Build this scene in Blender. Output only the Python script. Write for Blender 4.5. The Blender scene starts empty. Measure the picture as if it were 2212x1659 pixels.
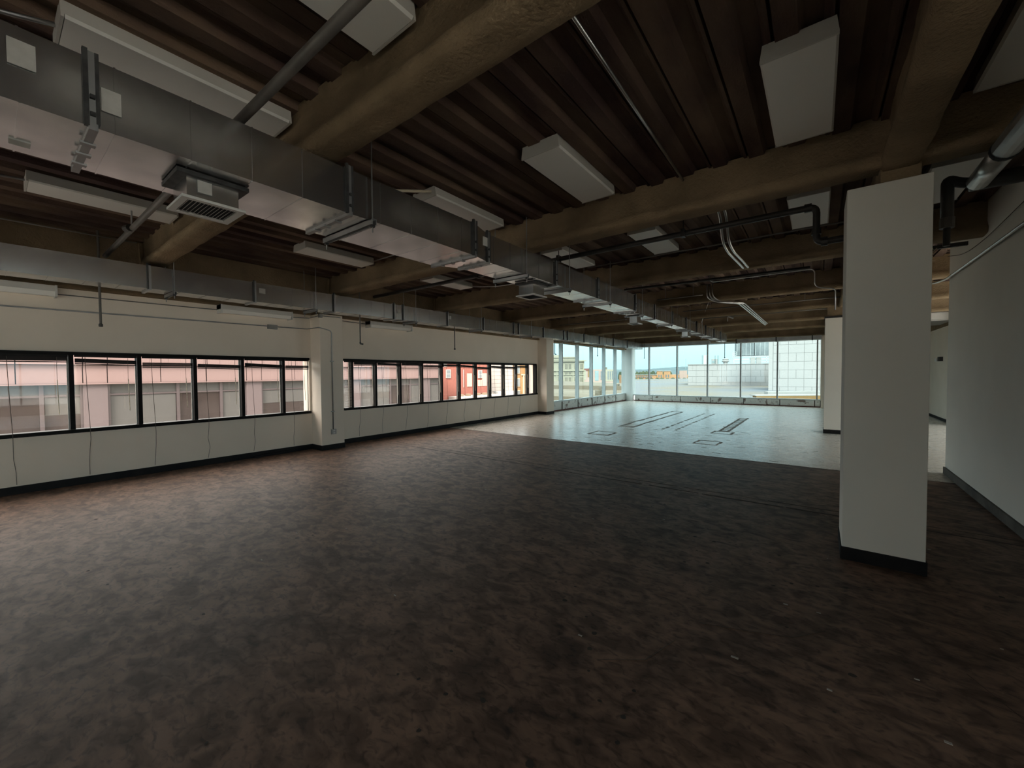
import bpy, math, random
from mathutils import Matrix, Vector, noise as mnoise
random.seed(7)
SC = bpy.context.scene
COL = SC.collection

# ------------------------------------------------------------------ camera, sky, exposure
F_PX, YAW, PITCH, ROLL, EYE = 867.2, 0.651414549, 0.0272731586, 0.00655296598, 1.5
cy, sy = math.cos(YAW), math.sin(YAW)
fw = Vector((-sy * math.cos(PITCH), cy * math.cos(PITCH), -math.sin(PITCH)))
rt = Vector((cy, sy, 0.0)); dn = fw.cross(rt)
c_, s_ = math.cos(ROLL), math.sin(ROLL)
r2 = c_ * rt + s_ * dn; d2 = -s_ * rt + c_ * dn
cam = bpy.data.cameras.new('camera'); cam.sensor_width = 36.0; cam.lens = 36.0 * F_PX / 2212.0
cam.clip_end = 3000; cam.clip_start = 0.02
co = bpy.data.objects.new('camera', cam); COL.objects.link(co)
M = Matrix.Identity(4)
for i in range(3):
    M[i][0] = r2[i]; M[i][1] = -d2[i]; M[i][2] = -fw[i]
M.translation = Vector((0, 0, EYE)); co.matrix_world = M
SC.camera = co

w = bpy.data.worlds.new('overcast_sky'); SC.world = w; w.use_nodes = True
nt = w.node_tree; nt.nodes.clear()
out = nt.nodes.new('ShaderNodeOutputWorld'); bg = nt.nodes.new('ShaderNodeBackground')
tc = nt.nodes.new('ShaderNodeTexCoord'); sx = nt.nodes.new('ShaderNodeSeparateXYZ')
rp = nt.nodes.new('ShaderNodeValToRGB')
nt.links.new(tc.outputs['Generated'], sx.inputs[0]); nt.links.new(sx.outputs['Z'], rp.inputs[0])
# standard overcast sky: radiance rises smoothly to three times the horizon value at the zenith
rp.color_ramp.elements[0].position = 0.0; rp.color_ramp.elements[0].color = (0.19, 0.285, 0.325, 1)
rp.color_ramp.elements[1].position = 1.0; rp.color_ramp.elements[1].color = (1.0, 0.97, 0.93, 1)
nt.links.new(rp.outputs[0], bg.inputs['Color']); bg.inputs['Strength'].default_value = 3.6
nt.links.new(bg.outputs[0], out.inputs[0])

SC.view_settings.view_transform = 'Standard'; SC.view_settings.look = 'None'
SC.view_settings.gamma = 1.0; SC.view_settings.use_curve_mapping = False
SC.view_settings.exposure = 1.62
cyc = SC.cycles
cyc.max_bounces = 12; cyc.diffuse_bounces = 7; cyc.glossy_bounces = 5
cyc.transparent_max_bounces = 12; cyc.transmission_bounces = 4
cyc.sample_clamp_indirect = 4.0; cyc.caustics_reflective = False; cyc.caustics_refractive = False
cyc.use_denoising = True

sl = bpy.data.lights.new('sun', 'SUN'); sl.energy = 5.0; sl.angle = 0.3; sl.color = (1.0, 0.95, 0.88)
so = bpy.data.objects.new('sun', sl); COL.objects.link(so)
so.rotation_euler = Vector((0.35, -0.75, 0.58)).to_track_quat('Z', 'Y').to_euler()   # hazy sun added high behind the viewpoint to lift the dim interior

def portal(name, loc, rot, sxx, syy):
    l = bpy.data.lights.new(name, 'AREA'); l.shape = 'RECTANGLE'; l.size = sxx; l.size_y = syy
    l.cycles.is_portal = True
    o = bpy.data.objects.new(name, l); COL.objects.link(o); o.location = loc; o.rotation_euler = rot
H = math.pi / 2
portal('window_portal', (-8.3, -0.1, 1.28), (0, -H, 0), 1.2, 8.0)
portal('window_portal', (-8.3, 8.4, 1.28), (0, -H, 0), 1.2, 7.6)
portal('window_portal', (-8.3, 16.6, 1.6), (0, -H, 0), 2.7, 8.0)
portal('window_portal', (-3.8, 20.95, 1.6), (-H, 0, 0), 7.8, 2.7)
portal('window_portal', (-6.4, -9.25, 1.6), (H, 0, 0), 3.6, 2.5)
portal('window_portal', (-8.4, -6.65, 1.5), (0, -H, 0), 2.3, 4.7)
portal('window_portal', (5.45, 11.9, 1.6), (0, H, 0), 2.5, 7.3)
portal('window_portal', (7.75, -3.4, 1.6), (0, H, 0), 2.5, 11.2)

# ------------------------------------------------------------------ materials
def nmat(name, c1, c2=None, scale=6.0, rough=0.6, metal=0.0, bump=0.0, bscale=None, detail=4.0,
         stretch=(1, 1, 1), lo=0.35, hi=0.65, spec=0.5, dist=0.01, rvar=0.0):
    m = bpy.data.materials.new(name); m.use_nodes = True
    t = m.node_tree; b = t.nodes['Principled BSDF']
    g = t.nodes.new('ShaderNodeNewGeometry'); mp = t.nodes.new('ShaderNodeMapping')
    mp.inputs['Scale'].default_value = stretch
    t.links.new(g.outputs['Position'], mp.inputs['Vector'])
    n = t.nodes.new('ShaderNodeTexNoise'); n.inputs['Scale'].default_value = scale; n.inputs['Detail'].default_value = detail
    t.links.new(mp.outputs[0], n.inputs['Vector'])
    r = t.nodes.new('ShaderNodeValToRGB')
    c2 = c2 or tuple(x * 0.88 for x in c1)
    r.color_ramp.elements[0].position = lo; r.color_ramp.elements[0].color = (*c1, 1)
    r.color_ramp.elements[1].position = hi; r.color_ramp.elements[1].color = (*c2, 1)
    t.links.new(n.outputs[0], r.inputs[0]); t.links.new(r.outputs[0], b.inputs['Base Color'])
    b.inputs['Roughness'].default_value = rough; b.inputs['Metallic'].default_value = metal
    b.inputs['Specular IOR Level'].default_value = spec
    if rvar:
        mr = t.nodes.new('ShaderNodeMapRange'); mr.inputs[3].default_value = rough - rvar; mr.inputs[4].default_value = rough + rvar
        t.links.new(n.outputs[0], mr.inputs[0]); t.links.new(mr.outputs[0], b.inputs['Roughness'])
    if bump:
        n2 = t.nodes.new('ShaderNodeTexNoise'); n2.inputs['Scale'].default_value = bscale or scale * 4
        n2.inputs['Detail'].default_value = 3
        t.links.new(mp.outputs[0], n2.inputs['Vector'])
        bp = t.nodes.new('ShaderNodeBump'); bp.inputs['Strength'].default_value = bump; bp.inputs['Distance'].default_value = dist
        t.links.new(n2.outputs[0], bp.inputs['Height']); t.links.new(bp.outputs[0], b.inputs['Normal'])
    return m

def glass(name, tint, refl=0.05):
    m = bpy.data.materials.new(name); m.use_nodes = True; t = m.node_tree; t.nodes.clear()
    o = t.nodes.new('ShaderNodeOutputMaterial'); mx = t.nodes.new('ShaderNodeMixShader')
    tr = t.nodes.new('ShaderNodeBsdfTransparent'); gl = t.nodes.new('ShaderNodeBsdfGlossy')
    n = t.nodes.new('ShaderNodeTexNoise'); n.inputs['Scale'].default_value = 1.3
    g = t.nodes.new('ShaderNodeNewGeometry'); t.links.new(g.outputs['Position'], n.inputs['Vector'])
    r = t.nodes.new('ShaderNodeValToRGB')
    r.color_ramp.elements[0].color = (*tint, 1); r.color_ramp.elements[1].color = (*[x * 0.96 for x in tint], 1)
    t.links.new(n.outputs[0], r.inputs[0]); t.links.new(r.outputs[0], tr.inputs[0])
    gl.inputs['Roughness'].default_value = 0.02
    mx.inputs[0].default_value = refl
    t.links.new(tr.outputs[0], mx.inputs[1]); t.links.new(gl.outputs[0], mx.inputs[2]); t.links.new(mx.outputs[0], o.inputs[0])
    return m

def floor_mat(name, cols, scuff, rough, spec=0.5, bump=0.15):
    """patchy concrete: large stains, streaky mid-scale mottling, small dark scuffs"""
    m = bpy.data.materials.new(name); m.use_nodes = True; t = m.node_tree; b = t.nodes['Principled BSDF']
    g = t.nodes.new('ShaderNodeNewGeometry')
    def noise(scale, detail, st=(1, 1, 1), rot=0.0, distort=0.0):
        mp = t.nodes.new('ShaderNodeMapping'); mp.inputs['Scale'].default_value = st; mp.inputs['Rotation'].default_value = (0, 0, rot)
        t.links.new(g.outputs['Position'], mp.inputs['Vector'])
        n = t.nodes.new('ShaderNodeTexNoise'); n.inputs['Scale'].default_value = scale; n.inputs['Detail'].default_value = detail
        n.inputs['Distortion'].default_value = distort
        t.links.new(mp.outputs[0], n.inputs['Vector']); return n
    a = noise(1.1, 8, distort=0.8); c = noise(5.5, 10, st=(1, 1.5, 1), rot=0.5, distort=1.0); d = noise(17, 8, st=(1, 1.7, 1), rot=0.2, distort=0.8)
    ra = t.nodes.new('ShaderNodeValToRGB')
    ra.color_ramp.elements[0].position = 0.32; ra.color_ramp.elements[0].color = (*cols[0], 1)
    ra.color_ramp.elements[1].position = 0.68; ra.color_ramp.elements[1].color = (*cols[1], 1)
    t.links.new(a.outputs[0], ra.inputs[0])
    rc = t.nodes.new('ShaderNodeValToRGB')
    rc.color_ramp.elements[0].position = 0.36; rc.color_ramp.elements[0].color = (*cols[2], 1)
    rc.color_ramp.elements[1].position = 0.62; rc.color_ramp.elements[1].color = (*cols[3], 1)
    t.links.new(c.outputs[0], rc.inputs[0])
    mx = t.nodes.new('ShaderNodeMix'); mx.data_type = 'RGBA'; mx.inputs[0].default_value = 0.5
    t.links.new(ra.outputs[0], mx.inputs[6]); t.links.new(rc.outputs[0], mx.inputs[7])
    rd = t.nodes.new('ShaderNodeValToRGB')
    rd.color_ramp.elements[0].position = scuff[0]; rd.color_ramp.elements[0].color = (scuff[2],) * 3 + (1,)
    rd.color_ramp.elements[1].position = scuff[1]; rd.color_ramp.elements[1].color = (1, 1, 1, 1)
    t.links.new(d.outputs[0], rd.inputs[0])
    m2 = t.nodes.new('ShaderNodeMix'); m2.data_type = 'RGBA'; m2.blend_type = 'MULTIPLY'; m2.inputs[0].default_value = 1.0
    t.links.new(mx.outputs[2], m2.inputs[6]); t.links.new(rd.outputs[0], m2.inputs[7])
    t.links.new(m2.outputs[2], b.inputs['Base Color'])
    mr = t.nodes.new('ShaderNodeMapRange'); mr.inputs[3].default_value = rough + 0.12; mr.inputs[4].default_value = rough - 0.08
    t.links.new(c.outputs[0], mr.inputs[0]); t.links.new(mr.outputs[0], b.inputs['Roughness'])
    b.inputs['Specular IOR Level'].default_value = spec
    bp = t.nodes.new('ShaderNodeBump'); bp.inputs['Strength'].default_value = bump; bp.inputs['Distance'].default_value = 0.01
    t.links.new(d.outputs[0], bp.inputs['Height']); t.links.new(bp.outputs[0], b.inputs['Normal'])
    return m

MT = {}
MT['floor_dark'] = floor_mat('dark_concrete', [(0.060, 0.035, 0.024), (0.24, 0.146, 0.100), (0.042, 0.026, 0.019), (0.31, 0.196, 0.142)], (0.31, 0.50, 0.45), 0.55, 0.32)
MT['floor_light'] = floor_mat('pale_topping', [(0.60, 0.585, 0.53), (0.70, 0.68, 0.62), (0.50, 0.485, 0.44), (0.76, 0.74, 0.68)], (0.37, 0.45, 0.50), 0.27, 0.7)
MT['wall'] = nmat('wall_paint', (0.87, 0.765, 0.65), (0.84, 0.735, 0.62), 2.0, 0.75, bump=0.05, bscale=120)
MT['colpaint'] = nmat('column_paint', (0.80, 0.78, 0.72), (0.77, 0.75, 0.69), 1.5, 0.75, bump=0.05, bscale=120)
MT['corner'] = nmat('corner_column_paint', (0.78, 0.80, 0.79), (0.74, 0.77, 0.76), 1.5, 0.6)
MT['spray'] = nmat('sprayed_fireproofing', (0.29, 0.215, 0.135), (0.20, 0.148, 0.092), 2.5, 0.95, bump=0.9, bscale=45, spec=0.1, dist=0.012)
MT['deck'] = nmat('sprayed_steel_deck', (0.19, 0.13, 0.09), (0.075, 0.044, 0.040), 1.6, 0.85, bump=0.7, bscale=50, spec=0.2, stretch=(2.2, 0.7, 1), dist=0.008)
MT['rubber'] = nmat('black_rubber', (0.010, 0.010, 0.012), (0.018, 0.017, 0.017), 5, 0.6, spec=0.15)
MT['bronze'] = nmat('dark_bronze_frame', (0.006, 0.005, 0.004), (0.010, 0.008, 0.007), 8, 0.5, spec=0.12)
MT['alu'] = nmat('pale_aluminium_frame', (0.62, 0.66, 0.67), (0.55, 0.60, 0.61), 4, 0.45)
MT['galv'] = nmat('galvanised_sheet', (0.66, 0.65, 0.63), (0.52, 0.51, 0.50), 3.0, 0.24, 0.97, bump=0.10, bscale=2.2, dist=0.03, rvar=0.05)
MT['galvd'] = nmat('dull_galvanised', (0.40, 0.40, 0.39), (0.30, 0.30, 0.30), 4.0, 0.48, 0.9)
MT['galvdk'] = nmat('joint_mastic', (0.06, 0.06, 0.06), (0.03, 0.03, 0.03), 20, 0.6, 0.3)
MT['conduit'] = nmat('conduit_steel', (0.66, 0.66, 0.65), (0.52, 0.52, 0.52), 8, 0.32, 0.95)
MT['pipe'] = nmat('black_iron_pipe', (0.035, 0.033, 0.032), (0.06, 0.055, 0.05), 6, 0.5, 0.2)
MT['pipe_grey'] = nmat('grey_sprinkler_pipe', (0.16, 0.145, 0.13), (0.11, 0.10, 0.09), 6, 0.55, 0.3)
MT['foil'] = nmat('pipe_jacket', (0.55, 0.56, 0.57), (0.42, 0.43, 0.44), 5, 0.38, 0.85, bump=0.1)
MT['lens'] = nmat('light_lens', (0.88, 0.87, 0.83), (0.85, 0.84, 0.80), 2.5, 0.45)
MT['housing'] = nmat('light_housing', (0.62, 0.60, 0.56), (0.57, 0.55, 0.51), 3, 0.5)
MT['reg'] = nmat('register_enamel', (0.66, 0.65, 0.62), (0.60, 0.59, 0.56), 5, 0.45)
MT['dark'] = nmat('dark_void', (0.02, 0.02, 0.02), (0.03, 0.03, 0.03), 5, 0.8)
MT['sticker'] = nmat('paper_label', (0.50, 0.49, 0.46), (0.44, 0.43, 0.40), 20, 0.8)
MT['blind'] = nmat('dark_blind_slats', (0.012, 0.010, 0.009), (0.02, 0.017, 0.016), 10, 0.5, spec=0.15)
MT['wand'] = nmat('clear_wand', (0.75, 0.66, 0.50), (0.70, 0.60, 0.45), 10, 0.35)
MT['cord'] = nmat('blind_cord', (0.10, 0.085, 0.075), (0.14, 0.12, 0.10), 20, 0.9)
MT['kick'] = nmat('scraped_concrete_curb', (0.72, 0.71, 0.68), (0.20, 0.14, 0.12), 6, 0.8, bump=0.6, bscale=18, detail=9, lo=0.57, hi=0.66, dist=0.02)
MT['redline'] = nmat('dark_red_adhesive', (0.10, 0.03, 0.025), (0.17, 0.06, 0.045), 14, 0.8)
MT['stain'] = nmat('adhesive_stain', (0.25, 0.225, 0.20), (0.48, 0.455, 0.42), 9, 0.7)
MT['joint'] = nmat('joint_grime', (0.035, 0.028, 0.024), (0.06, 0.05, 0.04), 9, 0.85)
MT['chip'] = nmat('pale_chip', (0.45, 0.42, 0.38), (0.35, 0.32, 0.28), 30, 0.8)
MT['box'] = nmat('steel_box', (0.30, 0.29, 0.27), (0.22, 0.21, 0.20), 8, 0.5, 0.6)
MT['plug'] = nmat('grey_outlet', (0.40, 0.39, 0.37), (0.34, 0.33, 0.31), 8, 0.5)
MT['glassL'] = glass('warm_tint_window_glass', (0.98, 0.86, 0.78), 0.05)  # pink tint put into the glass to warm the daylight coming in
MT['glassT'] = glass('teal_window_glass', (0.32, 0.40, 0.40), 0.05)
MT['glassC'] = glass('plain_window_glass', (0.95, 0.95, 0.94), 0.05)
# outside
MT['pinkpanel'] = nmat('pink_facade_panel', (0.120, 0.085, 0.083), (0.114, 0.080, 0.078), 0.8, 0.8)
MT['mauve'] = nmat('mauve_pilaster', (0.060, 0.049, 0.052), (0.056, 0.045, 0.048), 1, 0.8)
MT['offframe'] = nmat('office_frame', (0.032, 0.025, 0.028), (0.028, 0.022, 0.024), 3, 0.5)
MT['offpane'] = nmat('office_pane', (0.024, 0.019, 0.018), (0.013, 0.010, 0.010), 0.9, 0.12, spec=0.22)
MT['offblind'] = nmat('roller_shade', (0.036, 0.038, 0.0375), (0.033, 0.035, 0.034), 2, 0.8)
MT['brick'] = nmat('red_brick', (0.165, 0.056, 0.041), (0.14, 0.047, 0.036), 6, 0.85)
MT['cream'] = nmat('cream_stone', (0.29, 0.265, 0.20), (0.26, 0.235, 0.175), 0.3, 0.8)
MT['creamdk'] = nmat('cream_recess', (0.13, 0.115, 0.085), (0.11, 0.095, 0.07), 1, 0.6)
MT['white'] = nmat('white_render', (0.30, 0.29, 0.28), (0.275, 0.265, 0.255), 0.6, 0.8)
MT['whitejoint'] = nmat('white_siding', (0.25, 0.235, 0.22), (0.23, 0.215, 0.20), 2, 0.8)
MT['orange'] = nmat('orange_render', (0.20, 0.115, 0.038), (0.17, 0.095, 0.032), 0.8, 0.8)
MT['beige'] = nmat('beige_roofing', (0.17, 0.135, 0.095), (0.125, 0.10, 0.07), 0.25, 0.9, detail=7)
MT['wroof'] = nmat('white_membrane_roof', (0.105, 0.125, 0.155), (0.150, 0.120, 0.080), 0.11, 0.7, detail=6, stretch=(1, 0.5, 1))
MT['block'] = nmat('white_block_panel', (0.33, 0.315, 0.31), (0.315, 0.30, 0.295), 0.2, 0.8)
MT['blockj'] = nmat('block_joint', (0.17, 0.17, 0.17), (0.155, 0.155, 0.155), 1, 0.9)
MT['louver'] = nmat('grey_screen', (0.10, 0.12, 0.13), (0.22, 0.25, 0.26), 0.5, 0.7, detail=7)
MT['stack'] = nmat('rooftop_metal', (0.50, 0.54, 0.55), (0.40, 0.44, 0.45), 1, 0.5, 0.4)
MT['pinkb'] = nmat('pale_pink_render', (0.34, 0.24, 0.20), (0.31, 0.215, 0.185), 0.2, 0.8)
MT['teal'] = nmat('grey_teal_panel', (0.20, 0.27, 0.28), (0.17, 0.23, 0.24), 0.3, 0.5)
MT['obrick'] = nmat('tan_orange_brick', (0.38, 0.20, 0.10), (0.34, 0.18, 0.085), 0.2, 0.85)
MT['tree'] = nmat('tree_leaves', (0.06, 0.075, 0.035), (0.03, 0.045, 0.022), 0.5, 0.9)
MT['hill'] = nmat('hazy_wooded_hill', (0.085, 0.12, 0.13), (0.06, 0.088, 0.098), 0.06, 1.0, detail=8)
MT['ground'] = nmat('street_ground', (0.42, 0.40, 0.37), (0.36, 0.35, 0.33), 0.05, 0.9)
MT['winpane'] = nmat('far_window_pane', (0.13, 0.15, 0.16), (0.09, 0.11, 0.12), 0.5, 0.2)

# ------------------------------------------------------------------ mesh helpers
class MB:
    def __init__(self): self.v = []; self.f = []
    def quad(self, a, b, c, d):
        i = len(self.v); self.v += [tuple(a), tuple(b), tuple(c), tuple(d)]; self.f.append((i, i + 1, i + 2, i + 3)); return self
    def box(self, x0, x1, y0, y1, z0, z1):
        i = len(self.v)
        self.v += [(x0, y0, z0), (x1, y0, z0), (x1, y1, z0), (x0, y1, z0), (x0, y0, z1), (x1, y0, z1), (x1, y1, z1), (x0, y1, z1)]
        self.f += [tuple(i + k for k in q) for q in ((0, 3, 2, 1), (4, 5, 6, 7), (0, 1, 5, 4), (1, 2, 6, 5), (2, 3, 7, 6), (3, 0, 4, 7))]
        return self
    def prism(self, poly, z0, z1):
        i = len(self.v); n = len(poly)
        self.v += [(p[0], p[1], z0) for p in poly] + [(p[0], p[1], z1) for p in poly]
        self.f.append(tuple(i + k for k in reversed(range(n)))); self.f.append(tuple(i + n + k for k in range(n)))
        for k in range(n): self.f.append((i + k, i + (k + 1) % n, i + n + (k + 1) % n, i + n + k))
        return self
    def extrude_y(self, prof, y0, y1, closed=True):
        """prof: list of (x, z)"""
        i = len(self.v); n = len(prof)
        self.v += [(p[0], y0, p[1]) for p in prof] + [(p[0], y1, p[1]) for p in prof]
        for k in range(n if closed else n - 1): self.f.append((i + k, i + (k + 1) % n, i + n + (k + 1) % n, i + n + k))
        if closed: self.f.append(tuple(i + k for k in range(n))); self.f.append(tuple(i + n + k for k in reversed(range(n))))
        return self
    def tube(self, pts, r, n=8, fillet=0.0, caps=True):
        P = [Vector(p) for p in pts]
        if fillet > 0 and len(P) > 2:
            Q = [P[0]]
            for a, b, c in zip(P, P[1:], P[2:]):
                fa = min(fillet, (a - b).length * 0.48, (c - b).length * 0.48)
                p0 = b + (a - b).normalized() * fa; p2 = b + (c - b).normalized() * fa
                for t in (0, 0.2, 0.4, 0.6, 0.8, 1): Q.append((1 - t) ** 2 * p0 + 2 * t * (1 - t) * b + t * t * p2)
            P = Q + [P[-1]]
        i0 = len(self.v); prev = None
        for k, p in enumerate(P):
            d = (P[min(k + 1, len(P) - 1)] - P[max(k - 1, 0)]).normalized()
            if prev is None:
                up = Vector((0, 0, 1)) if abs(d.z) < 0.9 else Vector((1, 0, 0)); u = d.cross(up).normalized()
            else:
                u = (prev - d * prev.dot(d)).normalized()
            prev = u; v = d.cross(u)
            for j in range(n):
                a = 2 * math.pi * j / n; q = p + (u * math.cos(a) + v * math.sin(a)) * r; self.v.append(tuple(q))
        for k in range(len(P) - 1):
            for j in range(n):
                a = i0 + k * n + j; b = i0 + k * n + (j + 1) % n; self.f.append((a, b, b + n, a + n))
        if caps:
            self.f.append(tuple(i0 + j for j in reversed(range(n)))); L = i0 + (len(P) - 1) * n; self.f.append(tuple(L + j for j in range(n)))
        return self
    def lathe(self, c, prof, n=14):
        """vertical lathe, prof [(r, z)]"""
        i0 = len(self.v)
        for r, z in prof:
            for j in range(n):
                a = 2 * math.pi * j / n; self.v.append((c[0] + r * math.cos(a), c[1] + r * math.sin(a), c[2] + z))
        for k in range(len(prof) - 1):
            for j in range(n):
                a = i0 + k * n + j; b = i0 + k * n + (j + 1) % n; self.f.append((a, b, b + n, a + n))
        self.f.append(tuple(i0 + j for j in reversed(range(n)))); L = i0 + (len(prof) - 1) * n; self.f.append(tuple(L + j for j in range(n)))
        return self
    def obox(self, o, ex, ey, ez):
        """oriented box: origin + 3 edge vectors"""
        o, ex, ey, ez = map(Vector, (o, ex, ey, ez)); i = len(self.v)
        self.v += [tuple(o), tuple(o + ex), tuple(o + ex + ey), tuple(o + ey), tuple(o + ez), tuple(o + ex + ez), tuple(o + ex + ey + ez), tuple(o + ey + ez)]
        self.f += [tuple(i + k for k in q) for q in ((0, 3, 2, 1), (4, 5, 6, 7), (0, 1, 5, 4), (1, 2, 6, 5), (2, 3, 7, 6), (3, 0, 4, 7))]
        return self
    def build(self, name, mat, parent=None, smooth=False, bevel=0.0, loc=None):
        me = bpy.data.meshes.new(name)
        v = self.v
        if loc is not None: v = [(a - loc[0], b - loc[1], c - loc[2]) for a, b, c in v]
        me.from_pydata(v, [], self.f); me.update()
        me.materials.append(mat)
        if smooth:
            for p in me.polygons: p.use_smooth = True
        o = bpy.data.objects.new(name, me); COL.objects.link(o)
        if loc is not None: o.location = loc
        if bevel:
            bm = o.modifiers.new('bevel', 'BEVEL'); bm.width = bevel; bm.segments = 2; bm.limit_method = 'ANGLE'
        if parent is not None: put(o, parent)
        return o

def put(o, parent):
    o.parent = parent
    m = Matrix.Translation(parent.location) if parent.parent is None else Matrix.Translation(parent.location) @ Matrix.Translation(parent.parent.location) if parent.parent.parent is None else Matrix.Identity(4)
    rot = parent.rotation_euler
    o.matrix_parent_inverse = Matrix.Identity(4)
    base = parent.location.copy() if parent.parent is None else parent.location + parent.parent.location
    o.location = o.location - base
    return o

def tag(o, label=None, cat=None, group=None, kind=None):
    if label: o['label'] = label
    if cat: o['category'] = cat
    if group: o['group'] = group
    if kind: o['kind'] = kind
    return o

def thing(name, loc, label, cat, group=None, kind=None):
    o = bpy.data.objects.new(name, None); COL.objects.link(o); o.location = loc; o.empty_display_size = 0.1
    return tag(o, label, cat, group, kind)

def clone(o, parent=None, name=None):
    c = o.copy(); COL.objects.link(c)
    if parent is not None: c.parent = parent
    for ch in list(o.children): clone(ch, c)
    return c

ORD = ['nearest', 'second', 'third', 'fourth', 'fifth', 'sixth', 'seventh', 'eighth', 'ninth', 'tenth', 'eleventh', 'twelfth', 'thirteenth']
def nth(i, n=None): return ORD[i]

ZD = 3.36                      # underside of the steel deck
BEAMS = [-6.7, -4.0, -1.25, 1.47, 4.18, 6.88, 9.60, 12.33, 15.0, 17.7]

# ================================================================== THE SETTING
# ---- floor
fl = MB().box(-8.1, 3.2, -9.0, 7.75, -0.2, 0.0).box(3.2, 7.5, -9.0, 2.2, -0.2, 0.0).build('floor', MT['floor_dark']); tag(fl, 'stained dark brown bare concrete floor of the near room', 'floor', kind='structure')
MB().box(-8.1, 3.2, 7.75, 20.9, -0.2, 0.004).box(3.2, 5.2, 8.3, 15.6, -0.2, 0.004).build('topping_slab', MT['floor_light'], fl)['label'] = 'pale scuffed floor topping beyond the joint line'
MB().box(-8.1, 7.5, -9.0, -.3, -0.1, 0.004).box(1.7, 7.5, -1.2, 2.2, -0.1, 0.004).build('topping_slab', MT['floor_light'], fl)  # unseen pale floor added behind the viewpoint to bounce light onto the ceiling
MB().box(-8.1, 3.2, 7.735, 7.75, -0.01, 0.0015).build('joint_strip', MT['joint'], fl)
for ya, yb in ((5.30, 5.33), (5.46, 5.475)):
    m = MB(); x = -7.4
    while x < 1.4:
        x2 = min(1.4, x + random.uniform(0.5, 1.1)); o = random.uniform(-.012, .012)
        m.box(x, x2, ya + o, yb + o - random.uniform(0, .012), -0.01, 0.0012); x = x2 + random.uniform(0, .12)
    m.build('saw_cut', MT['joint'], fl)
# adhesive outlines on the pale floor
def outline(x0, x1, y0, y1, wd, name='adhesive_outline'):
    m = MB(); z0, z1 = 0.0, 0.0065
    def run(xa, xb, ya, yb, along):
        L = (xb - xa) if along == 'x' else (yb - ya); t = 0
        while t < L:
            s = min(L - t, random.uniform(.12, .4)); j = random.uniform(-.25, .25) * wd; k = wd * random.uniform(.6, 1.3)
            if along == 'x': m.box(xa + t, xa + t + s, ya + j, ya + j + k, z0, z1)
            else: m.box(xa + j, xa + j + k, ya + t, ya + t + s, z0, z1)
            t += s
    run(x0, x1, y0, y0, 'x'); run(x0, x1, y1, y1, 'x'); run(x0, x0, y0, y1, 'y'); run(x1, x1, y0, y1, 'y')
    return m.build(name, MT['stain'], fl)
outline(-4.48, -4.0, 8.9, 9.45, .06)
outline(-2.08, -1.64, 8.97, 9.45, .05)
outline(-4.42, -4.05, 10.65, 15.8, .075)
outline(-2.08, -1.66, 10.68, 11.12, .06)
m = MB()
for k in range(13):
    y = 11.2 + k * .28; m.box(-1.98 + random.uniform(-.05, .05), -1.76 + random.uniform(-.05, .05), y, y + .10, 0, .0065)
m.box(-1.99, -1.93, 11.1, 14.6, 0, .0063); m.box(-1.80, -1.74, 11.1, 14.8, 0, .0063)
m.build('adhesive_outline', MT['stain'], fl)
m = MB()
for xx in (-3.22, -2.9):
    y = 10.7
    while y < 15.6:
        L = random.uniform(.1, .32); m.box(xx - .03, xx + .03, y, y + L, 0, .0065); y += L + random.uniform(.08, .25)
m.build('adhesive_outline', MT['stain'], fl)
m = MB()
for k in range(60):
    x, y = random.uniform(-4.5, .1), random.uniform(7.9, 12.5); a = random.uniform(.03, .16)
    m.box(x, x + a, y, y + random.uniform(.01, .03), 0, .0055)
o = m.build('scuff_mark', MT['stain'], fl); o['kind'] = 'stuff'
# anchor holes and chips in the dark floor
m = MB()
def disc(mb, x, y, r, z, n=7, sq=1.0):
    i = len(mb.v); a0 = random.random() * 6
    mb.v += [(x + r * math.cos(a0 + 2 * math.pi * k / n) * random.uniform(.7, 1.2), y + sq * r * math.sin(a0 + 2 * math.pi * k / n) * random.uniform(.7, 1.2), z) for k in range(n)]
    mb.f.append(tuple(i + k for k in range(n)))
for k in range(150):
    x, y = random.uniform(-7.6, 1.3), random.uniform(.4, 7.6)
    disc(m, x, y, random.uniform(.008, .02), .0012, sq=random.uniform(.6, 1.1))
for k in range(14):
    x0, y0, a = random.uniform(-6.5, 0), random.uniform(1, 6), random.uniform(0, 3)
    for j in range(5): disc(m, x0 + .16 * j * math.cos(a) + random.uniform(-.03, .03), y0 + .16 * j * math.sin(a) + random.uniform(-.03, .03), random.uniform(.008, .018), .0012)
o = m.build('anchor_hole', MT['joint'], fl); o['kind'] = 'stuff'
m = MB()
for k in range(46):
    x, y = random.uniform(-4.5, 1.2), random.uniform(.5, 5); s = random.uniform(.005, .012)
    m.box(x, x + s * random.uniform(1, 3), y, y + s, 0, .003)
o = m.build('paint_chip', MT['chip'], fl); o['kind'] = 'stuff'
m = MB()
for seg in (((-.55, 2.55), (-.35, 2.62), (-.1, 2.72), (.05, 2.9)), ((-.9, 1.9), (-.7, 2.05), (-.62, 2.3)), ((.6, 2.9), (.75, 2.6), (1.0, 2.5))):
    m.tube([(a, b, 0) for a, b in seg], .0015, 4)
m.build('hairline_crack', MT['joint'], fl)

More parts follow.
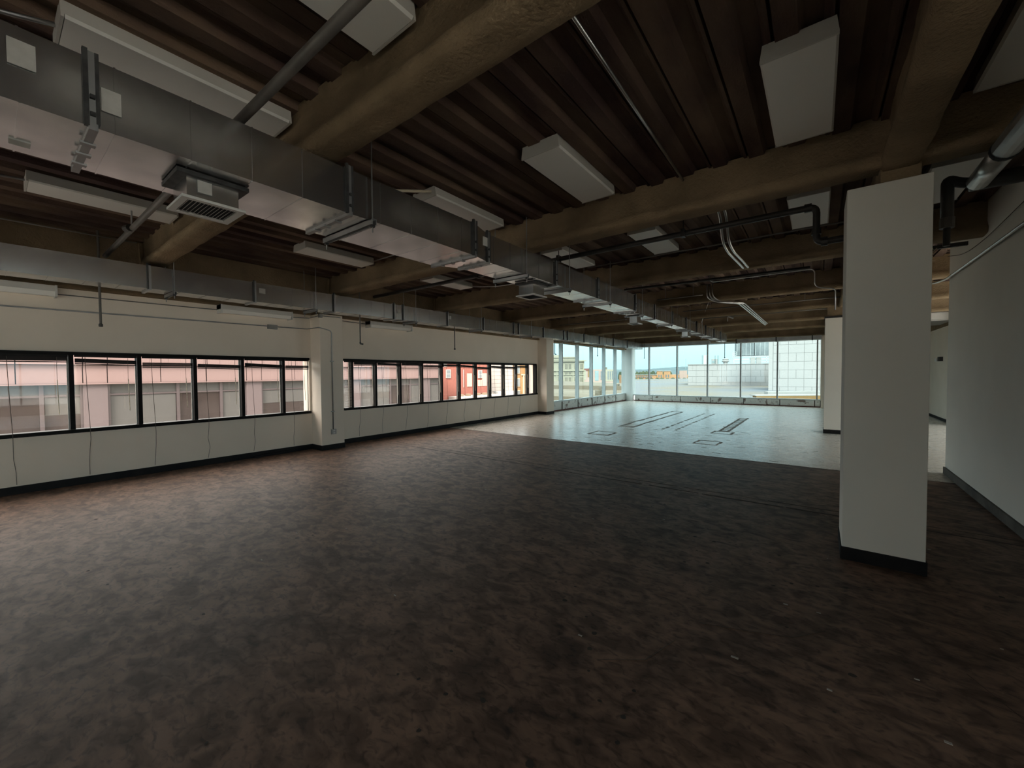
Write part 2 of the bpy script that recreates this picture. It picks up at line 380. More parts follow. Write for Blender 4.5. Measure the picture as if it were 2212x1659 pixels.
# ---- ceiling: steel deck sheets per bay
cl = MB().box(-8.4, 3.2, -9.2, 21.0, ZD + .10, ZD + .25).box(3.2, 7.7, -9.2, 2.4, ZD + .10, ZD + .25).box(3.2, 5.4, 8.2, 15.8, ZD + .10, ZD + .25).build('ceiling', MT['deck']); tag(cl, 'dark brown ribbed steel deck ceiling with sprayed coating', 'ceiling', kind='structure')
P = 0.2835
def sheet_mesh(L):
    prof = []
    for k in range(2):
        x = k * P
        prof += [(x, .075), (x + .014, .075), (x + .016, 0), (x + .125, 0), (x + .150, .05), (x + .235, .05), (x + .262, .012), (x + .281, .012)]
    prof += [(2 * P, .075)]
    b = MB(); n = max(2, int(L / .25))
    i0 = len(b.v)
    for s in range(n + 1):
        y = L * s / n
        for (x, z) in prof: b.v.append((x, y, z + (random.uniform(-.002, .002) if 0 < s < n else 0)))
    q = len(prof)
    for s in range(n):
        for k in range(q - 1):
            a = i0 + s * q + k; b.f.append((a, a + q, a + q + 1, a + 1))
    me = bpy.data.meshes.new('deck_sheet'); me.from_pydata(b.v, [], b.f); me.update(); me.materials.append(MT['deck']); return me
edges = [-9.0] + BEAMS + [20.45]
X0 = -3.35 - 8 * 2 * P
for a, b in zip(edges, edges[1:]):
    me = sheet_mesh(b - a)
    for k in range(28):
        x = X0 + k * 2 * P
        if x > (3.0 if a > 2 else 7.2): break
        o = bpy.data.objects.new('deck_sheet', me); COL.objects.link(o); o.parent = cl; o.location = (x, a, ZD)

# ---- sprayed beams
def lumpy(profile, path_n, length, axis, org, seed, amp=.010):
    """profile [(u, z)] swept along axis with noise"""
    b = MB(); q = len(profile); i0 = 0
    for s in range(path_n + 1):
        t = length * s / path_n
        for (u, z) in profile:
            nx = mnoise.noise(Vector((t * 3.1 + seed, u * 9, z * 9))) * amp + mnoise.noise(Vector((t * 11 + seed, u * 30, z * 30))) * amp * .5
            dz = mnoise.noise(Vector((t * 2.3 - seed, u * 7 + 4, z * 7))) * amp * .9
            uu = u + (nx if u >= 0 else -nx)
            if axis == 'x': b.v.append((org[0] + t, org[1] + uu, z + dz))
            else: b.v.append((org[0] + uu, org[1] + t, z + dz))
    for s in range(path_n):
        for k in range(q - 1):
            a = s * q + k; b.f.append((a, a + 1, a + q + 1, a + q))
    b.f.append(tuple(range(q))); b.f.append(tuple(path_n * q + k for k in reversed(range(q))))
    return b
def ibeam(zb, hw, web, zt):
    s = [(-.085, zt), (-web, zt - .05), (-web, zb + .15), (-hw * .86, zb + .095), (-hw, zb + .07), (-hw * .98, zb + .03), (-hw * .85, zb + .004), (-hw * .4, zb),
         (0, zb), (hw * .4, zb), (hw * .85, zb + .004), (hw * .98, zb + .03), (hw, zb + .07), (hw * .86, zb + .095), (web, zb + .15), (web, zt - .05), (.085, zt)]
    return s
blab = ['farthest behind the viewpoint', 'far behind the camera side', 'just behind the near bay', 'crossing the near ceiling above the big duct', 'landing on the near white column', 'just beyond the near white column',
        'over the edge of the pale floor', 'landing on the far slim column', 'third from the far window wall', 'second from the far window wall']
for i, y in enumerate(BEAMS):
    b = lumpy(ibeam(3.02, .12, .075, ZD + .03), 110, 8.1, 'x', (-7.62, y, 0), i * 13.7).build('beam', MT['spray'], smooth=True)
    tag(b, 'brown sprayed ceiling beam ' + blab[i], 'beam', kind='structure')
    b2 = lumpy(ibeam(3.02, .12, .075, ZD + .03), 40, 2.7 if y > 2.2 else 7.0, 'x', (.48, y, 0), i * 7.7 + 3).build('beam', MT['spray'], smooth=True)
    tag(b2, 'short brown beam on the inner side of the girder, ' + ['farthest behind', 'farthest back', 'second back', 'over the big foil pipe', 'beside the near column', 'first beyond the near column', 'second beyond it', 'over the slim column', 'third from the far end', 'second from the far end'][i], 'beam', kind='structure')
    for s in (-1, 1):           # clip angle where the beam meets the edge girder
        pass
g = lumpy(ibeam(3.0, .115, .07, ZD + .03), 300, 29.5, 'y', (.47, -9.0, 0), 77.0).build('beam', MT['spray'], smooth=True)
tag(g, 'long sprayed girder running over the row of white columns', 'beam', kind='structure')
g = lumpy(ibeam(2.90, .11, .07, ZD + .03), 300, 29.5, 'y', (-7.66, -9.0, 0), 55.0).build('beam', MT['spray'], smooth=True)
tag(g, 'long sprayed edge girder behind the slim window duct', 'beam', kind='structure')
clips = MB()
for i, y in enumerate(BEAMS):
    c = MB().box(-7.56, -7.50, y - .13, y - .115, 3.05, 3.33).box(-7.56, -7.50, y + .115, y + .13, 3.05, 3.33)
    c.box(-7.60, -7.38, y - .10, y + .10, 3.0, 3.014)
    c.build('clip_plate', MT['spray'], g)
g = lumpy(ibeam(2.96, .12, .08, ZD + .03), 100, 11.0, 'x', (-7.8, 20.62, 0), 21.0).build('beam', MT['spray'], smooth=True)
tag(g, 'sprayed edge beam above the far window wall', 'beam', kind='structure')

# ---- walls
wl = MB()
wl.box(-8.35, -8.1, -4.3, 12.2, -.2, .72).box(-8.35, -8.1, -4.3, 12.2, 1.83, 2.68).box(-8.35, -8.1, -9.0, -4.3, -.2, .40).box(-8.35, -8.1, -9.0, -4.3, 2.62, 2.68)
wl.box(-8.35, -8.1, 3.93, 4.65, .72, 1.83).box(-8.35, -8.1, 12.06, 12.66, .72, 1.83).box(-8.35, -8.1, 12.2, 12.66, -.2, .72).box(-8.35, -8.1, 12.2, 12.66, 1.83, 2.68)
wl.box(-8.35, -8.1, -4.3, -3.8, .72, 1.83)
tag(wl.build('wall_left', MT['wall']), 'off-white window wall with two long strip windows', 'wall', kind='structure')
tag(MB().box(-8.4, -8.02, -9.0, 20.9, 2.68, 3.47).build('trim_1', MT['spray']), 'brown spandrel band above the off-white window wall', 'trim', kind='structure')
wr = MB().box(1.48, 1.62, 2.2, 8.4, -.2, ZD + .12)
wr = wr.build('wall_right', nmat('partition_paint', (0.90, 0.89, 0.83), (0.87, 0.86, 0.80), 2.0, 0.7, bump=0.05, bscale=120)); tag(wr, 'plain grey-white partition beside the near column', 'wall', kind='structure')
tag(MB().box(2.95, 3.2, 15.6, 20.9, -.2, 2.78).build('wall_inner', MT['wall']), 'off-white wall seen through the gap beyond the partition', 'wall', kind='structure')
tag(MB().box(2.93, 3.2, 15.6, 20.9, 2.78, 3.47).build('trim_2', MT['spray']), 'brown band above the wall beyond the gap', 'trim', kind='structure')
tag(MB().box(1.62, 5.4, 8.1, 8.3, -.2, 3.47).build('wall_return', MT['wall']), 'short return wall behind the partition end', 'wall', kind='structure')
tag(MB().box(-8.4, 7.7, -9.2, -9.0, -.2, .35).box(-8.4, 7.7, -9.2, -9.0, 2.85, 3.47).box(-4.6, 7.7, -9.2, -9.0, .35, 2.85).build('wall_back', MT['wall']), 'end wall with added glazing behind the viewpoint', 'wall', kind='structure')
tag(MB().box(3.2, 5.4, 15.6, 15.8, -.2, 3.47).build('wall_bay', MT['wall']), 'end wall of the added side bay hidden beyond the partition', 'wall', kind='structure')
tag(MB().box(5.2, 5.4, 8.3, 15.6, -.2, .35).box(5.2, 5.4, 8.3, 15.6, 2.85, 3.47).build('wall_outer', MT['wall']), 'low sill and head band of the added glazed side bay beyond the partition', 'wall', kind='structure')
tag(MB().box(7.5, 7.7, -9.2, 2.4, -.2, .35).box(7.5, 7.7, -9.2, 2.4, 2.85, 3.47).build('wall_side', MT['wall']), 'low sill and head band of the added side glazing behind the viewpoint', 'wall', kind='structure')
tag(MB().box(1.62, 7.7, 2.2, 2.4, -.2, 3.47).build('wall_cross', MT['wall']), 'cross wall behind the start of the plain partition', 'wall', kind='structure')
tag(MB().box(.08, 3.2, 20.75, 21.0, -.2, 3.47).build('wall_far', MT['wall']), 'solid end wall beside the far window wall', 'wall', kind='structure')
tag(MB().box(-8.4, .08, 20.72, 21.0, 2.86, 3.47).build('trim_3', MT['spray']), 'brown band above the far windows', 'trim', kind='structure')

# baseboards
def bb(n, m, label): tag(m.build('baseboard_' + n, MT['rubber']), label, 'baseboard', kind='structure')
m = MB().box(-8.1, -8.085, -9.0, 3.96, 0, .10).box(-8.1, -8.085, 4.44, 12.16, 0, .10); bb('left', m, 'black rubber base along the window wall')
m = MB().box(1.46, 1.48, 2.2, 8.4, 0, .10).box(1.46, 1.62, 8.4, 8.412, 0, .10)
tag(m.build('baseboard_right', nmat('grey_base', (0.085, 0.08, 0.072), (0.16, 0.15, 0.135), 3, .8, spec=.15)), 'dark grey base along the plain partition', 'baseboard', kind='structure')
bb('inner', MB().box(2.935, 2.95, 15.6, 20.7, 0, .08), 'black base along the wall beyond the gap')
# dark gap strip / loose base pieces under the window wall
m = MB().box(-8.085, -8.05, 2.9, 3.5, .0, .03).box(-8.08, -8.04, 3.0, 3.6, .032, .045)
tag(m.build('base_offcut', MT['rubber']), 'loose strip of black base lying at the foot of the window wall', 'base strip')

# ---- columns
def column(x0, x1, y0, y1, zt, label, mat='colpaint', base=True, cap=False):
    o = MB().box(x0, x1, y0, y1, 0, zt).build('column', MT[mat], bevel=.004); tag(o, label, 'column', kind='structure')
    if base: MB().box(x0 - .008, x1 + .008, y0 - .008, y1 + .008, 0, .10).build('base_strip', MT['rubber'], o)
    return o
column(.165, .64, 4.12, 4.60, 2.91, 'near square off-white column with black rubber base')
MB_ = MB().box(.36, .58, 4.15, 4.55, 2.9, 3.02); MB_.build('bearing_stub', MT['spray'], bpy.data.objects['column'])
c2 = column(.12, .60, 12.2, 12.68, 2.79, 'slim far column standing on the pale floor')
MB().box(.16, .56, 12.24, 12.64, 2.79, 3.05).build('bearing_stub', MT['spray'], c2)
MB().box(.11, .61, 12.19, 12.69, 2.755, 2.80).build('cap_strip', MT['dark'], c2)
column(-8.1, -7.72, 3.97, 4.44, 2.68, 'engaged off-white column between the two strip windows', 'wall')
column(-8.1, -7.72, 12.17, 12.66, 2.78, 'engaged off-white column where the glass wall starts', 'wall')
column(-8.3, -7.74, 20.46, 21.0, 2.95, 'pale column in the glazed far corner', 'corner', base=False)
column(.10, .34, 20.33, 20.75, 2.90, 'narrow pier ending the far window wall', 'wall', base=False)

# ---- strip windows in the left wall
def strip_window(n, ya, yb, muls, label):
    r = thing('window_%d' % n, (-8.1, (ya + yb) / 2, .72), label, 'window', kind='structure')
    MB().box(-8.2, -8.03, ya, yb, .722, .772).build('sill', MT['bronze'], r)
    MB().box(-8.36, -8.2, ya, yb, .722, .755).build('outer_sill', MT['white'], r)
    MB().box(-8.2, -8.07, ya, yb, 1.785, 1.828).build('head_frame', MT['bronze'], r)
    for y in muls: MB().box(-8.2, -8.065, y - .024, y + .024, .772, 1.785).build('mullion', MT['bronze'], r)
    es = [ya] + muls + [yb]
    for a, b in zip(es, es[1:]):
        a2 = a + (.024 if a != ya else 0); b2 = b - (.024 if b != yb else 0)
        MB().quad((-8.17, a2, .772), (-8.17, b2, .772), (-8.17, b2, 1.785), (-8.17, a2, 1.785)).build('pane', MT['glassL'], r)
        # pale inner edges of the mullion beads
        MB().box(-8.165, -8.15, b2 - .012, b2, .772, 1.785).build('glazing_bead', MT['housing'], r)
    return r
mul1 = [-3.35, -2.67, -1.99, -1.31, -.64, .035, .71, 1.40, 2.075, 2.755, 3.435]
mul2 = [4.85, 5.44, 6.12, 6.80, 7.48, 8.16, 8.84, 9.50, 10.18, 10.86, 11.54]
strip_window(1, -3.8, 3.93, mul1, 'black framed strip window facing the pink office block')
strip_window(2, 4.65, 12.06, mul2, 'black framed strip window beyond the engaged column, facing brick and orange houses')
MB().box(-8.2, -8.06, 12.0, 12.06, .772, 1.785).build('jamb', MT['bronze'], bpy.data.objects['window_2'])

# ---- glazed corner
def curtain_y(n, x, ya, yb, muls, zb, zt, label):
    r = thing('window_%d' % n, (x, (ya + yb) / 2, 0), label, 'window', kind='structure')
    MB().box(x - .10, x + .05, ya, yb, zb - .05, zb).build('bottom_rail', MT['alu'], r)
    MB().box(x - .10, x + .03, ya, yb, zt - .04, zt + .04).build('top_rail', MT['alu'], r)
    for y in muls: MB().box(x - .10, x + .06, y - .03, y + .03, zb, zt).build('mullion', MT['alu'], r)
    es = [ya] + muls + [yb]
    for a, b in zip(es, es[1:]):
        MB().quad((x - .03, a, zb), (x - .03, b, zb), (x - .03, b, zt), (x - .03, a, zt)).build('pane', MT['glassT'], r)
    return r, es
w3, es3 = curtain_y(3, -8.1, 12.66, 20.46, [13.86, 15.2, 16.53, 17.86, 19.18], .41, 2.83, 'pale framed glass wall beyond the second engaged column')
def curb_y(x, es, zt):
    for a, b in zip(es, es[1:]):
        m = MB(); m.box(x - .2, x + .03 + random.uniform(-.006, .006), a + .05, b - .05, 0, zt); m.build('curb_panel', MT['kick'], w3)
        MB().box(x - .2, x + .0, b - .05, b + .05, 0, zt).build('curb_post', MT['joint'] if b < 20 else MT['kick'], w3)
    MB().box(x + .03, x + .05, es[0], es[-1], 0, .05).build('adhesive_strip', MT['redline'], w3)
curb_y(-8.1, es3, .36)
w4 = thing('window_4', (-3.8, 20.75, 0), 'wide pale framed window wall facing the flat white roof', 'window', kind='structure')
mul4 = [-6.93, -5.55, -4.17, -2.79, -1.40, -.03]
MB().box(-7.74, .10, 20.72, 20.87, .29, .335).build('bottom_rail', MT['alu'], w4)
MB().box(-7.74, .10, 20.74, 20.87, 2.78, 2.86).build('top_rail', MT['alu'], w4)
for x in mul4: MB().box(x - .025, x + .025, 20.70, 20.86, .335, 2.78).build('mullion', nmat('mullion_grey', (0.36, 0.35, 0.35), (0.32, 0.31, 0.31), 4, .5) if x == mul4[0] else bpy.data.materials['mullion_grey'], w4)
es4 = [-7.74] + mul4 + [.10]
for a, b in zip(es4, es4[1:]):
    MB().quad((a, 20.80, .335), (b, 20.80, .335), (b, 20.80, 2.78), (a, 20.80, 2.78)).build('pane', MT['glassT'], w4)
ke = [-7.68, -6.75, -5.38, -4.02, -2.66, -1.3, -.1, .09]
for a, b in zip(ke, ke[1:]):
    MB().box(a + .015, b - .015, 20.72 + random.uniform(-.01, .006), 20.9, .03, .285).build('curb_panel', MT['kick'], w4)
    MB().box(b - .015, b + .015, 20.74, 20.9, .03, .285).build('curb_post', MT['joint'], w4)
MB().box(-7.7, .09, 20.69, 20.9, 0, .045).build('adhesive_strip', MT['redline'], w4)

# ---- unseen glazing added behind the viewpoint and in a side bay, for more daylight
def added_curtain(n, axis, c, a0, a1, step, zb, zt, label):
    r = thing('window_%d' % n, (0, c, 0) if axis == 'x' else (c, 0, 0), label, 'window', kind='structure')
    def bx(u0, u1, t0, t1, z0, z1, nm, mt):
        m = MB(); m.box(u0, u1, c + t0, c + t1, z0, z1) if axis == 'x' else m.box(c + t0, c + t1, u0, u1, z0, z1)
        m.build(nm, MT[mt], r)
    bx(a0, a1, -.06, .06, zb, zb + .05, 'bottom_rail', 'alu'); bx(a0, a1, -.06, .06, zt - .05, zt, 'top_rail', 'alu')
    k = a0
    while k < a1 - .1:
        e = min(a1, k + step); bx(k - .025, k + .025, -.06, .06, zb, zt, 'mullion', 'alu')
        bx(k, e, -.004, .004, zb, zt, 'pane', 'glassC'); k = e
added_curtain(5, 'y', -8.2, -9.0, -4.3, 1.4, .40, 2.65, 'unseen glazing added to the window wall behind the viewpoint for more daylight')
added_curtain(7, 'y', 5.3, 8.3, 15.6, 1.4, .35, 2.85, 'unseen glazed side bay added beyond the partition for more daylight')
added_curtain(8, 'x', -9.1, -8.2, -4.6, 1.2, .35, 2.85, 'unseen corner glazing added to the end wall behind the viewpoint for more daylight')
added_curtain(6, 'y', 7.6, -9.0, 2.2, 1.4, .35, 2.85, 'unseen side glazing added behind the viewpoint for more daylight')

# ================================================================== BLINDS on the strip windows
def blind(ya, yb, drop, label, grp, tilt=0.0, sagcord=True):
    r = thing('venetian_blind', (-8.05, (ya + yb) / 2, 1.78), label, 'blind', grp)
    MB().box(-8.075, -8.045, ya, yb, 1.758, 1.784).build('headrail', MT['blind'], r)
    z = 1.755 - drop
    m = MB()
    for k in range(11):
        zz = z - .0052 * k
        m.obox((-8.078, ya + .006, zz), (.036, 0, 0), (0, yb - ya - .012, -tilt), (0, 0, .0042))
    m.build('slat_stack', MT['blind'], r)
    MB().obox((-8.076, ya + .006, z - .072), (.032, 0, 0), (0, yb - ya - .012, -tilt), (0, 0, .012)).build('bottom_rail', MT['blind'], r)
    if drop > .02:
        for f in (.14, .5, .86): MB().box(-8.062, -8.060, ya + f * (yb - ya) - .001, ya + f * (yb - ya) + .001, z, 1.757).build('ladder_cord', MT['cord'], r)
    yw = yb - .10
    MB().tube([(-8.035, yw, 1.755), (-8.02, yw - .003, 1.45)], .0022, 5).build('wand_cord', MT['cord'], r)
    MB().tube([(-8.02, yw - .003, 1.45), (-8.0, yw + .003, .99)], .0045, 6).build('wand', MT['wand'], r)
    if sagcord:
        yc = ya + .10; j = [random.uniform(-.03, .03) for _ in range(6)]
        MB().tube([(-8.04, yc, 1.755), (-8.035, yc + .01, 1.3), (-8.02, yc + .025, .80), (-8.018, yc + .026, .765), (-8.04, yc + .028 + j[0] * .2, .62),
                   (-8.06, yc + .03 + j[1] * .5, .45), (-8.075, yc + .03 + j[2] * .6, .30), (-8.082, yc + .03 + j[3] * .8, .12)], .003, 5, fillet=.03).build('pull_cord', MT['cord'], r)
    return r
es1 = mul1[5:] + [3.93]
drops = [.0, .02, .065, .075, .05, .085]
for i, (a, b) in enumerate(zip(es1, es1[1:])):
    blind(a + .03, b - .03, drops[i], 'raised dark blind in the near strip window, %s pane from the engaged column' % ['sixth', 'fifth', 'fourth', 'third', 'second', 'first'][i], 'blinds of the near strip window', tilt=(.0, .02, 0, .015, .03, 0)[i])
es2 = mul2
d2_ = [0, 0, 0, .04, .01, .02, .07, .03, .05, .02]
for i, (a, b) in enumerate(zip(es2, es2[1:])):
    blind(a + .03, b - .03, d2_[i], 'raised dark blind in the far strip window, %s full pane from the engaged column' % ['first'.replace('nearest', 'first')] [0] if i == 0 else 'raised dark blind in the far strip window, %s full pane from the engaged column' % ORD[i], 'blinds of the far strip window', tilt=random.choice((0, .01, .02)))
r = thing('venetian_blind', (-8.05, 4.74, 1.78), 'lowered blind in the narrow pane beside the engaged column', 'blind')
MB().box(-8.075, -8.045, 4.66, 4.82, 1.758, 1.784).build('headrail', MT['blind'], r)
m = MB()
for k in range(40): m.box(-8.075, -8.045, 4.665, 4.815, .79 + k * .024, .7915 + k * .024)
m.build('slat_stack', MT['housing'], r)

# ================================================================== DUCTS
def duct_section(root, x0, x1, y0, y1, z0, z1, seams):
    m = MB().box(x0, x1, y0, y1, z0, z1)
    for s in seams:
        if y0 + .04 < s < y1 - .04: m.box(x0 - .004, x1 + .004, s - .0035, s + .0035, z0 - .004, z1 + .002)
    return m.build('duct_section', MT['galv'], root)
main = thing('air_duct', (-3.05, 8, 2.7), 'large galvanised duct running down the middle of the ceiling', 'duct')
fl_y = [-3.0, -1.3, .34, 1.65, 3.0, 3.32, 4.73, 6.04, 7.71, 7.88, 9.19, 10.57, 11.91, 13.1, 14.35, 15.67, 16.9, 18.2]
seams = [s * .3 + .12 for s in range(-12, 62)]
def mx(y):
    if y < 3.1: return -3.36, -2.75, 2.68
    if y < 7.75: return -3.27, -2.85, 2.70
    return -3.23, -2.95, 2.705
for a, b in zip(fl_y, fl_y[1:]):
    x0, x1, z0 = mx((a + b) / 2)
    if abs(a - 3.0) < .01:
        m = MB(); A = [(-3.36, 2.68), (-2.75, 2.68), (-2.75, 3.0), (-3.36, 3.0)]; B = [(-3.27, 2.70), (-2.85, 2.70), (-2.85, 3.0), (-3.27, 3.0)]
        m.v = [(x, a, z) for x, z in A] + [(x, b, z) for x, z in B]
        m.f = [(0, 1, 5, 4), (1, 2, 6, 5), (2, 3, 7, 6), (3, 0, 4, 7)]
        m.build('transition_piece', MT['galv'], main)
    else: duct_section(main, x0, x1, a, b, z0, 3.0, seams)
for y in fl_y[1:-1]:
    x0, x1, z0 = mx(y - .01)
    m = MB()
    m.box(x0 - .02, x1 + .02, y - .016, y + .016, z0 - .022, z0); m.box(x0 - .02, x1 + .02, y - .016, y + .016, 3.0, 3.02)
    m.box(x1, x1 + .02, y - .016, y + .016, z0, 3.0); m.box(x0 - .02, x0, y - .016, y + .016, z0, 3.0)
    m.build('joint_flange', MT['galvd'], main)
    m = MB().box(x1 + .0, x1 + .022, y - .03, y - .012, z0 - .006, 3.03).box(x1 + .0, x1 + .024, y + .010, y + .024, z0 + .01, 3.02)
    for zz in (z0 + .04, z0 + .12): m.box(x1 + .02, x1 + .034, y - .01, y + .008, zz, zz + .018)
    m.build('corner_clip', MT['galvdk'], main)
    m = MB()
    for k in range(3): xx = x0 + (x1 - x0) * (.25 + .25 * k); m.box(xx - .03, xx + .005, y - .028, y + .028, z0 - .03, z0 - .018)
    m.build('flange_cleat', MT['galvd'], main)
# paper labels
def label_x(x, y0, y1, z0, z1, root): MB().box(x, x + .007, y0, y1, z0, z1).build('paper_label', MT['sticker'], root)
label_x(-2.748, .09, .17, 2.83, 2.94, main); label_x(-2.748, .37, .44, 2.77, 2.88, main); label_x(-2.745, 3.12, 3.19, 2.81, 2.90, main); label_x(-2.945, 7.77, 7.81, 2.80, 2.88, main)
MB().box(-3.25, -3.18, .10, .17, 2.672, 2.68).build('paper_label', MT['sticker'], main)

def register(y0, y1, label, big=False):
    x0, x1, z0 = mx(y0)
    xa, xb = (-3.19, -2.87) if big else (-3.03, -2.74) if y0 < 5 else (-3.2, -2.98)
    if not big and y0 < 5: xa, xb = -3.22, -2.93
    r = thing('supply_register', ((xa + xb) / 2, (y0 + y1) / 2, z0), label, 'vent', 'registers under the central duct')
    MB().box(xa + .03, xb - .03, y0 + .03, y1 - .03, 2.53, z0).build('neck', MT['galv'], r)
    MB().box(xa - .0, xb + .0, y0 - .02, y1 + .02, z0 - .03, z0 - .006).build('neck_flange', MT['galvdk'], r)
    f = MB(); t = .035
    f.box(xa, xb, y0, y0 + t, 2.515, 2.53).box(xa, xb, y1 - t, y1, 2.515, 2.53).box(xa, xa + t, y0 + t, y1 - t, 2.515, 2.53).box(xb - t, xb, y0 + t, y1 - t, 2.515, 2.53)
    f = f.build('face_frame', MT['reg'], r)
    MB().box(xa + t, xb - t, y0 + t, y1 - t, 2.527, 2.529).build('dark_back', MT['dark'], r)
    n = 13 if big else 9
    if big:
        for k in range(n):
            yy = y0 + t + (y1 - y0 - 2 * t) * (k + .5) / n
            MB().obox((xa + t, yy - .006, 2.516), (xb - xa - 2 * t, 0, 0), (0, .010, .008), (0, .001, .002)).build('louver', MT['reg'], f)
    else:
        m = MB()
        for k in range(n):
            yy = y0 + t + (y1 - y0 - 2 * t) * (k + .5) / n
            m.obox((xa + t, yy - .006, 2.516), (xb - xa - 2 * t, 0, 0), (0, .010, .008), (0, .001, .002))
        m.build('louver', MT['galvd'], f)
    if big: label_x(xb - .029, y0 + .08, y0 + .15, 2.57, 2.64, r)
    return r
register(.70, 1.02, 'white louvered register on a metal neck under the near end of the central duct', True)
register(4.32, 4.64, 'square register under the central duct just beyond the near column')
register(8.22, 8.5, 'small register under the central duct over the pale floor edge')
register(12.3, 12.56, 'small register under the central duct near its far end')

def hanger(x0, x1, y, z0, ztop, label, grp, wide=.02):
    r = thing('duct_hanger', ((x0 + x1) / 2, y, z0 - .03), label, 'hanger', grp)
    m = MB().box(x0 - .06, x1 + .06, y - wide, y - wide + .004, z0 - .045, z0 - .004).box(x0 - .06, x1 + .06, y + wide - .004, y + wide, z0 - .045, z0 - .004).box(x0 - .06, x1 + .06, y - wide, y + wide, z0 - .008, z0 - .004)
    m.build('strut', MT['galvd'], r)
    for xx in (x0 - .035, x1 + .035):
        MB().tube([(xx, y, z0 - .10), (xx, y, ztop)], .0055, 6).build('threaded_rod', MT['galvd'], r)
        MB().box(xx - .014, xx + .014, y - .014, y + .014, z0 - .062, z0 - .045).build('nut', MT['galvdk'], r)
    return r
hy = [-.9, 1.82, 4.0, 5.05, 6.45, 8.3, 10.4, 12.2, 13.7, 15.2, 16.8]
for i, y in enumerate(hy):
    x0, x1, z0 = mx(y)
    hanger(x0, x1, y, z0, ZD + .02, 'trapeze hanger of the central duct, ' + (['behind the near register, out by the wall', 'first beyond the near register', 'just before the second register', 'just after the second register', 'third bay along', 'by the third register', 'second after the third register', 'by the fourth register', 'third from its far end', 'second from its far end', 'last at its far end'][i]), 'hangers of the central duct')
# slim duct along the window wall
side = thing('air_duct', (-7.22, 8, 2.65), 'slim galvanised duct running along the window wall', 'duct')
sy_ = [-3.2, -1.6, 0.0 + .02, 1.35, 2.6, 3.9, 5.21, 5.44, 6.73, 8.03, 9.35, 9.60, 10.94, 12.24, 12.5, 13.77, 15.1, 16.5, 18.1, 20.2]
for a, b in zip(sy_, sy_[1:]): duct_section(side, -7.40, -7.05, a, b, 2.65, 2.95, [s * .3 + .17 for s in range(-12, 68)])
for y in sy_[2:-1]:
    m = MB().box(-7.42, -7.03, y - .016, y + .016, 2.63, 2.65).box(-7.05, -7.03, y - .016, y + .016, 2.65, 2.97).box(-7.42, -7.03, y - .016, y + .016, 2.95, 2.97)
    m.build('joint_flange', MT['galvd'], side)
    MB().box(-7.048, -7.026, y - .026, y - .010, 2.64, 2.98).build('corner_clip', MT['galvdk'], side)
label_x(-7.047, 2.66, 2.75, 2.79, 2.87, side); label_x(-7.047, 5.28, 5.36, 2.78, 2.86, side); label_x(-7.047, 6.78, 6.84, 2.8, 2.88, side)
shy = [1.6, 3.55, 5.75, 7.9, 10.2, 12.9, 15.4, 17.6]
for i, y in enumerate(shy):
    hanger(-7.40, -7.05, y, 2.65, 3.05 if False else ZD + .02, 'trapeze hanger of the slim duct, ' + ['over the third pane of the near strip window', 'just before the engaged column', 'over the near end of the far strip window', 'over the middle of the far strip window', 'over the far end of the far strip window', 'first along the glass wall', 'second along the glass wall', 'last along the glass wall'][i], 'hangers of the slim duct')
# duct along the far windows (two lengths)
far = thing('air_duct', (-5.7, 20.4, 2.78), 'shallow duct along the far windows from the glazed corner', 'duct')
for a, b in zip([-7.4, -6.4, -5.75, -5.5, -4.05], [-6.4, -5.75, -5.5, -4.05, -4.0]): MB().box(a, b, 20.2, 20.5, 2.77, 2.93).build('duct_section', MT['galvd'], far)
for x in (-6.4, -5.75, -5.5, -4.05): MB().box(x - .015, x + .015, 20.18, 20.52, 2.755, 2.945).build('joint_flange', MT['galvd'], far)
far2 = thing('air_duct', (-1.4, 20.4, 2.78), 'shallow duct along the far windows ending at the pier', 'duct')
for a, b in zip([-2.9, -1.42, .0 - .2], [-1.42, -.2, .10]): MB().box(a, b, 20.2, 20.5, 2.77, 2.93).build('duct_section', MT['galvd'], far2)
for x in (-2.9, -1.42, -.2): MB().box(x - .02, x + .02, 20.18, 20.52, 2.755, 2.945).build('joint_flange', MT['dark'], far2)

# ================================================================== CEILING LIGHTS
proto = {}
def light(cx, y0, y1, label, wd=.36):
    L = y1 - y0
    r = thing('ceiling_light', (cx, (y0 + y1) / 2, 3.27), label, 'ceiling light', 'flat fluorescent ceiling lights')
    h = wd / 2
    if not proto:
        a = MB(); a.extrude_y([(cx - h, 3.288), (cx + h, 3.288), (cx + h - .012, 3.372), (cx - h + .012, 3.372)], y0, y1)
        a = a.build('housing', MT['housing'], r)
        b = MB().extrude_y([(cx - h + .012, 3.274), (cx + h - .012, 3.274), (cx + h, 3.288), (cx - h, 3.288)], y0 + .015, y1 - .015).build('lens', MT['lens'], r)
        c = MB().box(cx - h, cx + h, y0, y0 + .012, 3.273, 3.292).build('end_cap', MT['housing'], r)
        d = MB().box(cx - h, cx + h, y1 - .012, y1, 3.273, 3.292).build('end_cap', MT['housing'], r)
        proto['p'] = [a, b, c, d]
    else:
        for o in proto['p']: c = o.copy(); COL.objects.link(c); c.parent = r
    return r
Y1, Y2, Y3 = (.27, 1.36), (2.76, 3.85), (5.08, 6.19)
light(-1.81, *Y2, 'flat white light in the near bay, alone between the central duct and the column side')
light(-.11, *Y2, 'flat white light close to the girder and near column')
light(-3.22, *Y2, 'flat white light half hidden above the central duct, with a loose cable')
light(-5.9, *Y2, 'flat white light between the two ducts, just beyond the near beam')
light(-1.81, *Y1, 'grey dim light tucked before the near beam, crossed by a pipe')
light(-3.16, *Y1, 'long pink-lit light over the near central duct, crossed by a pipe')
light(-5.9, *Y1, 'dim light beyond the near central duct, beside its louvered register')
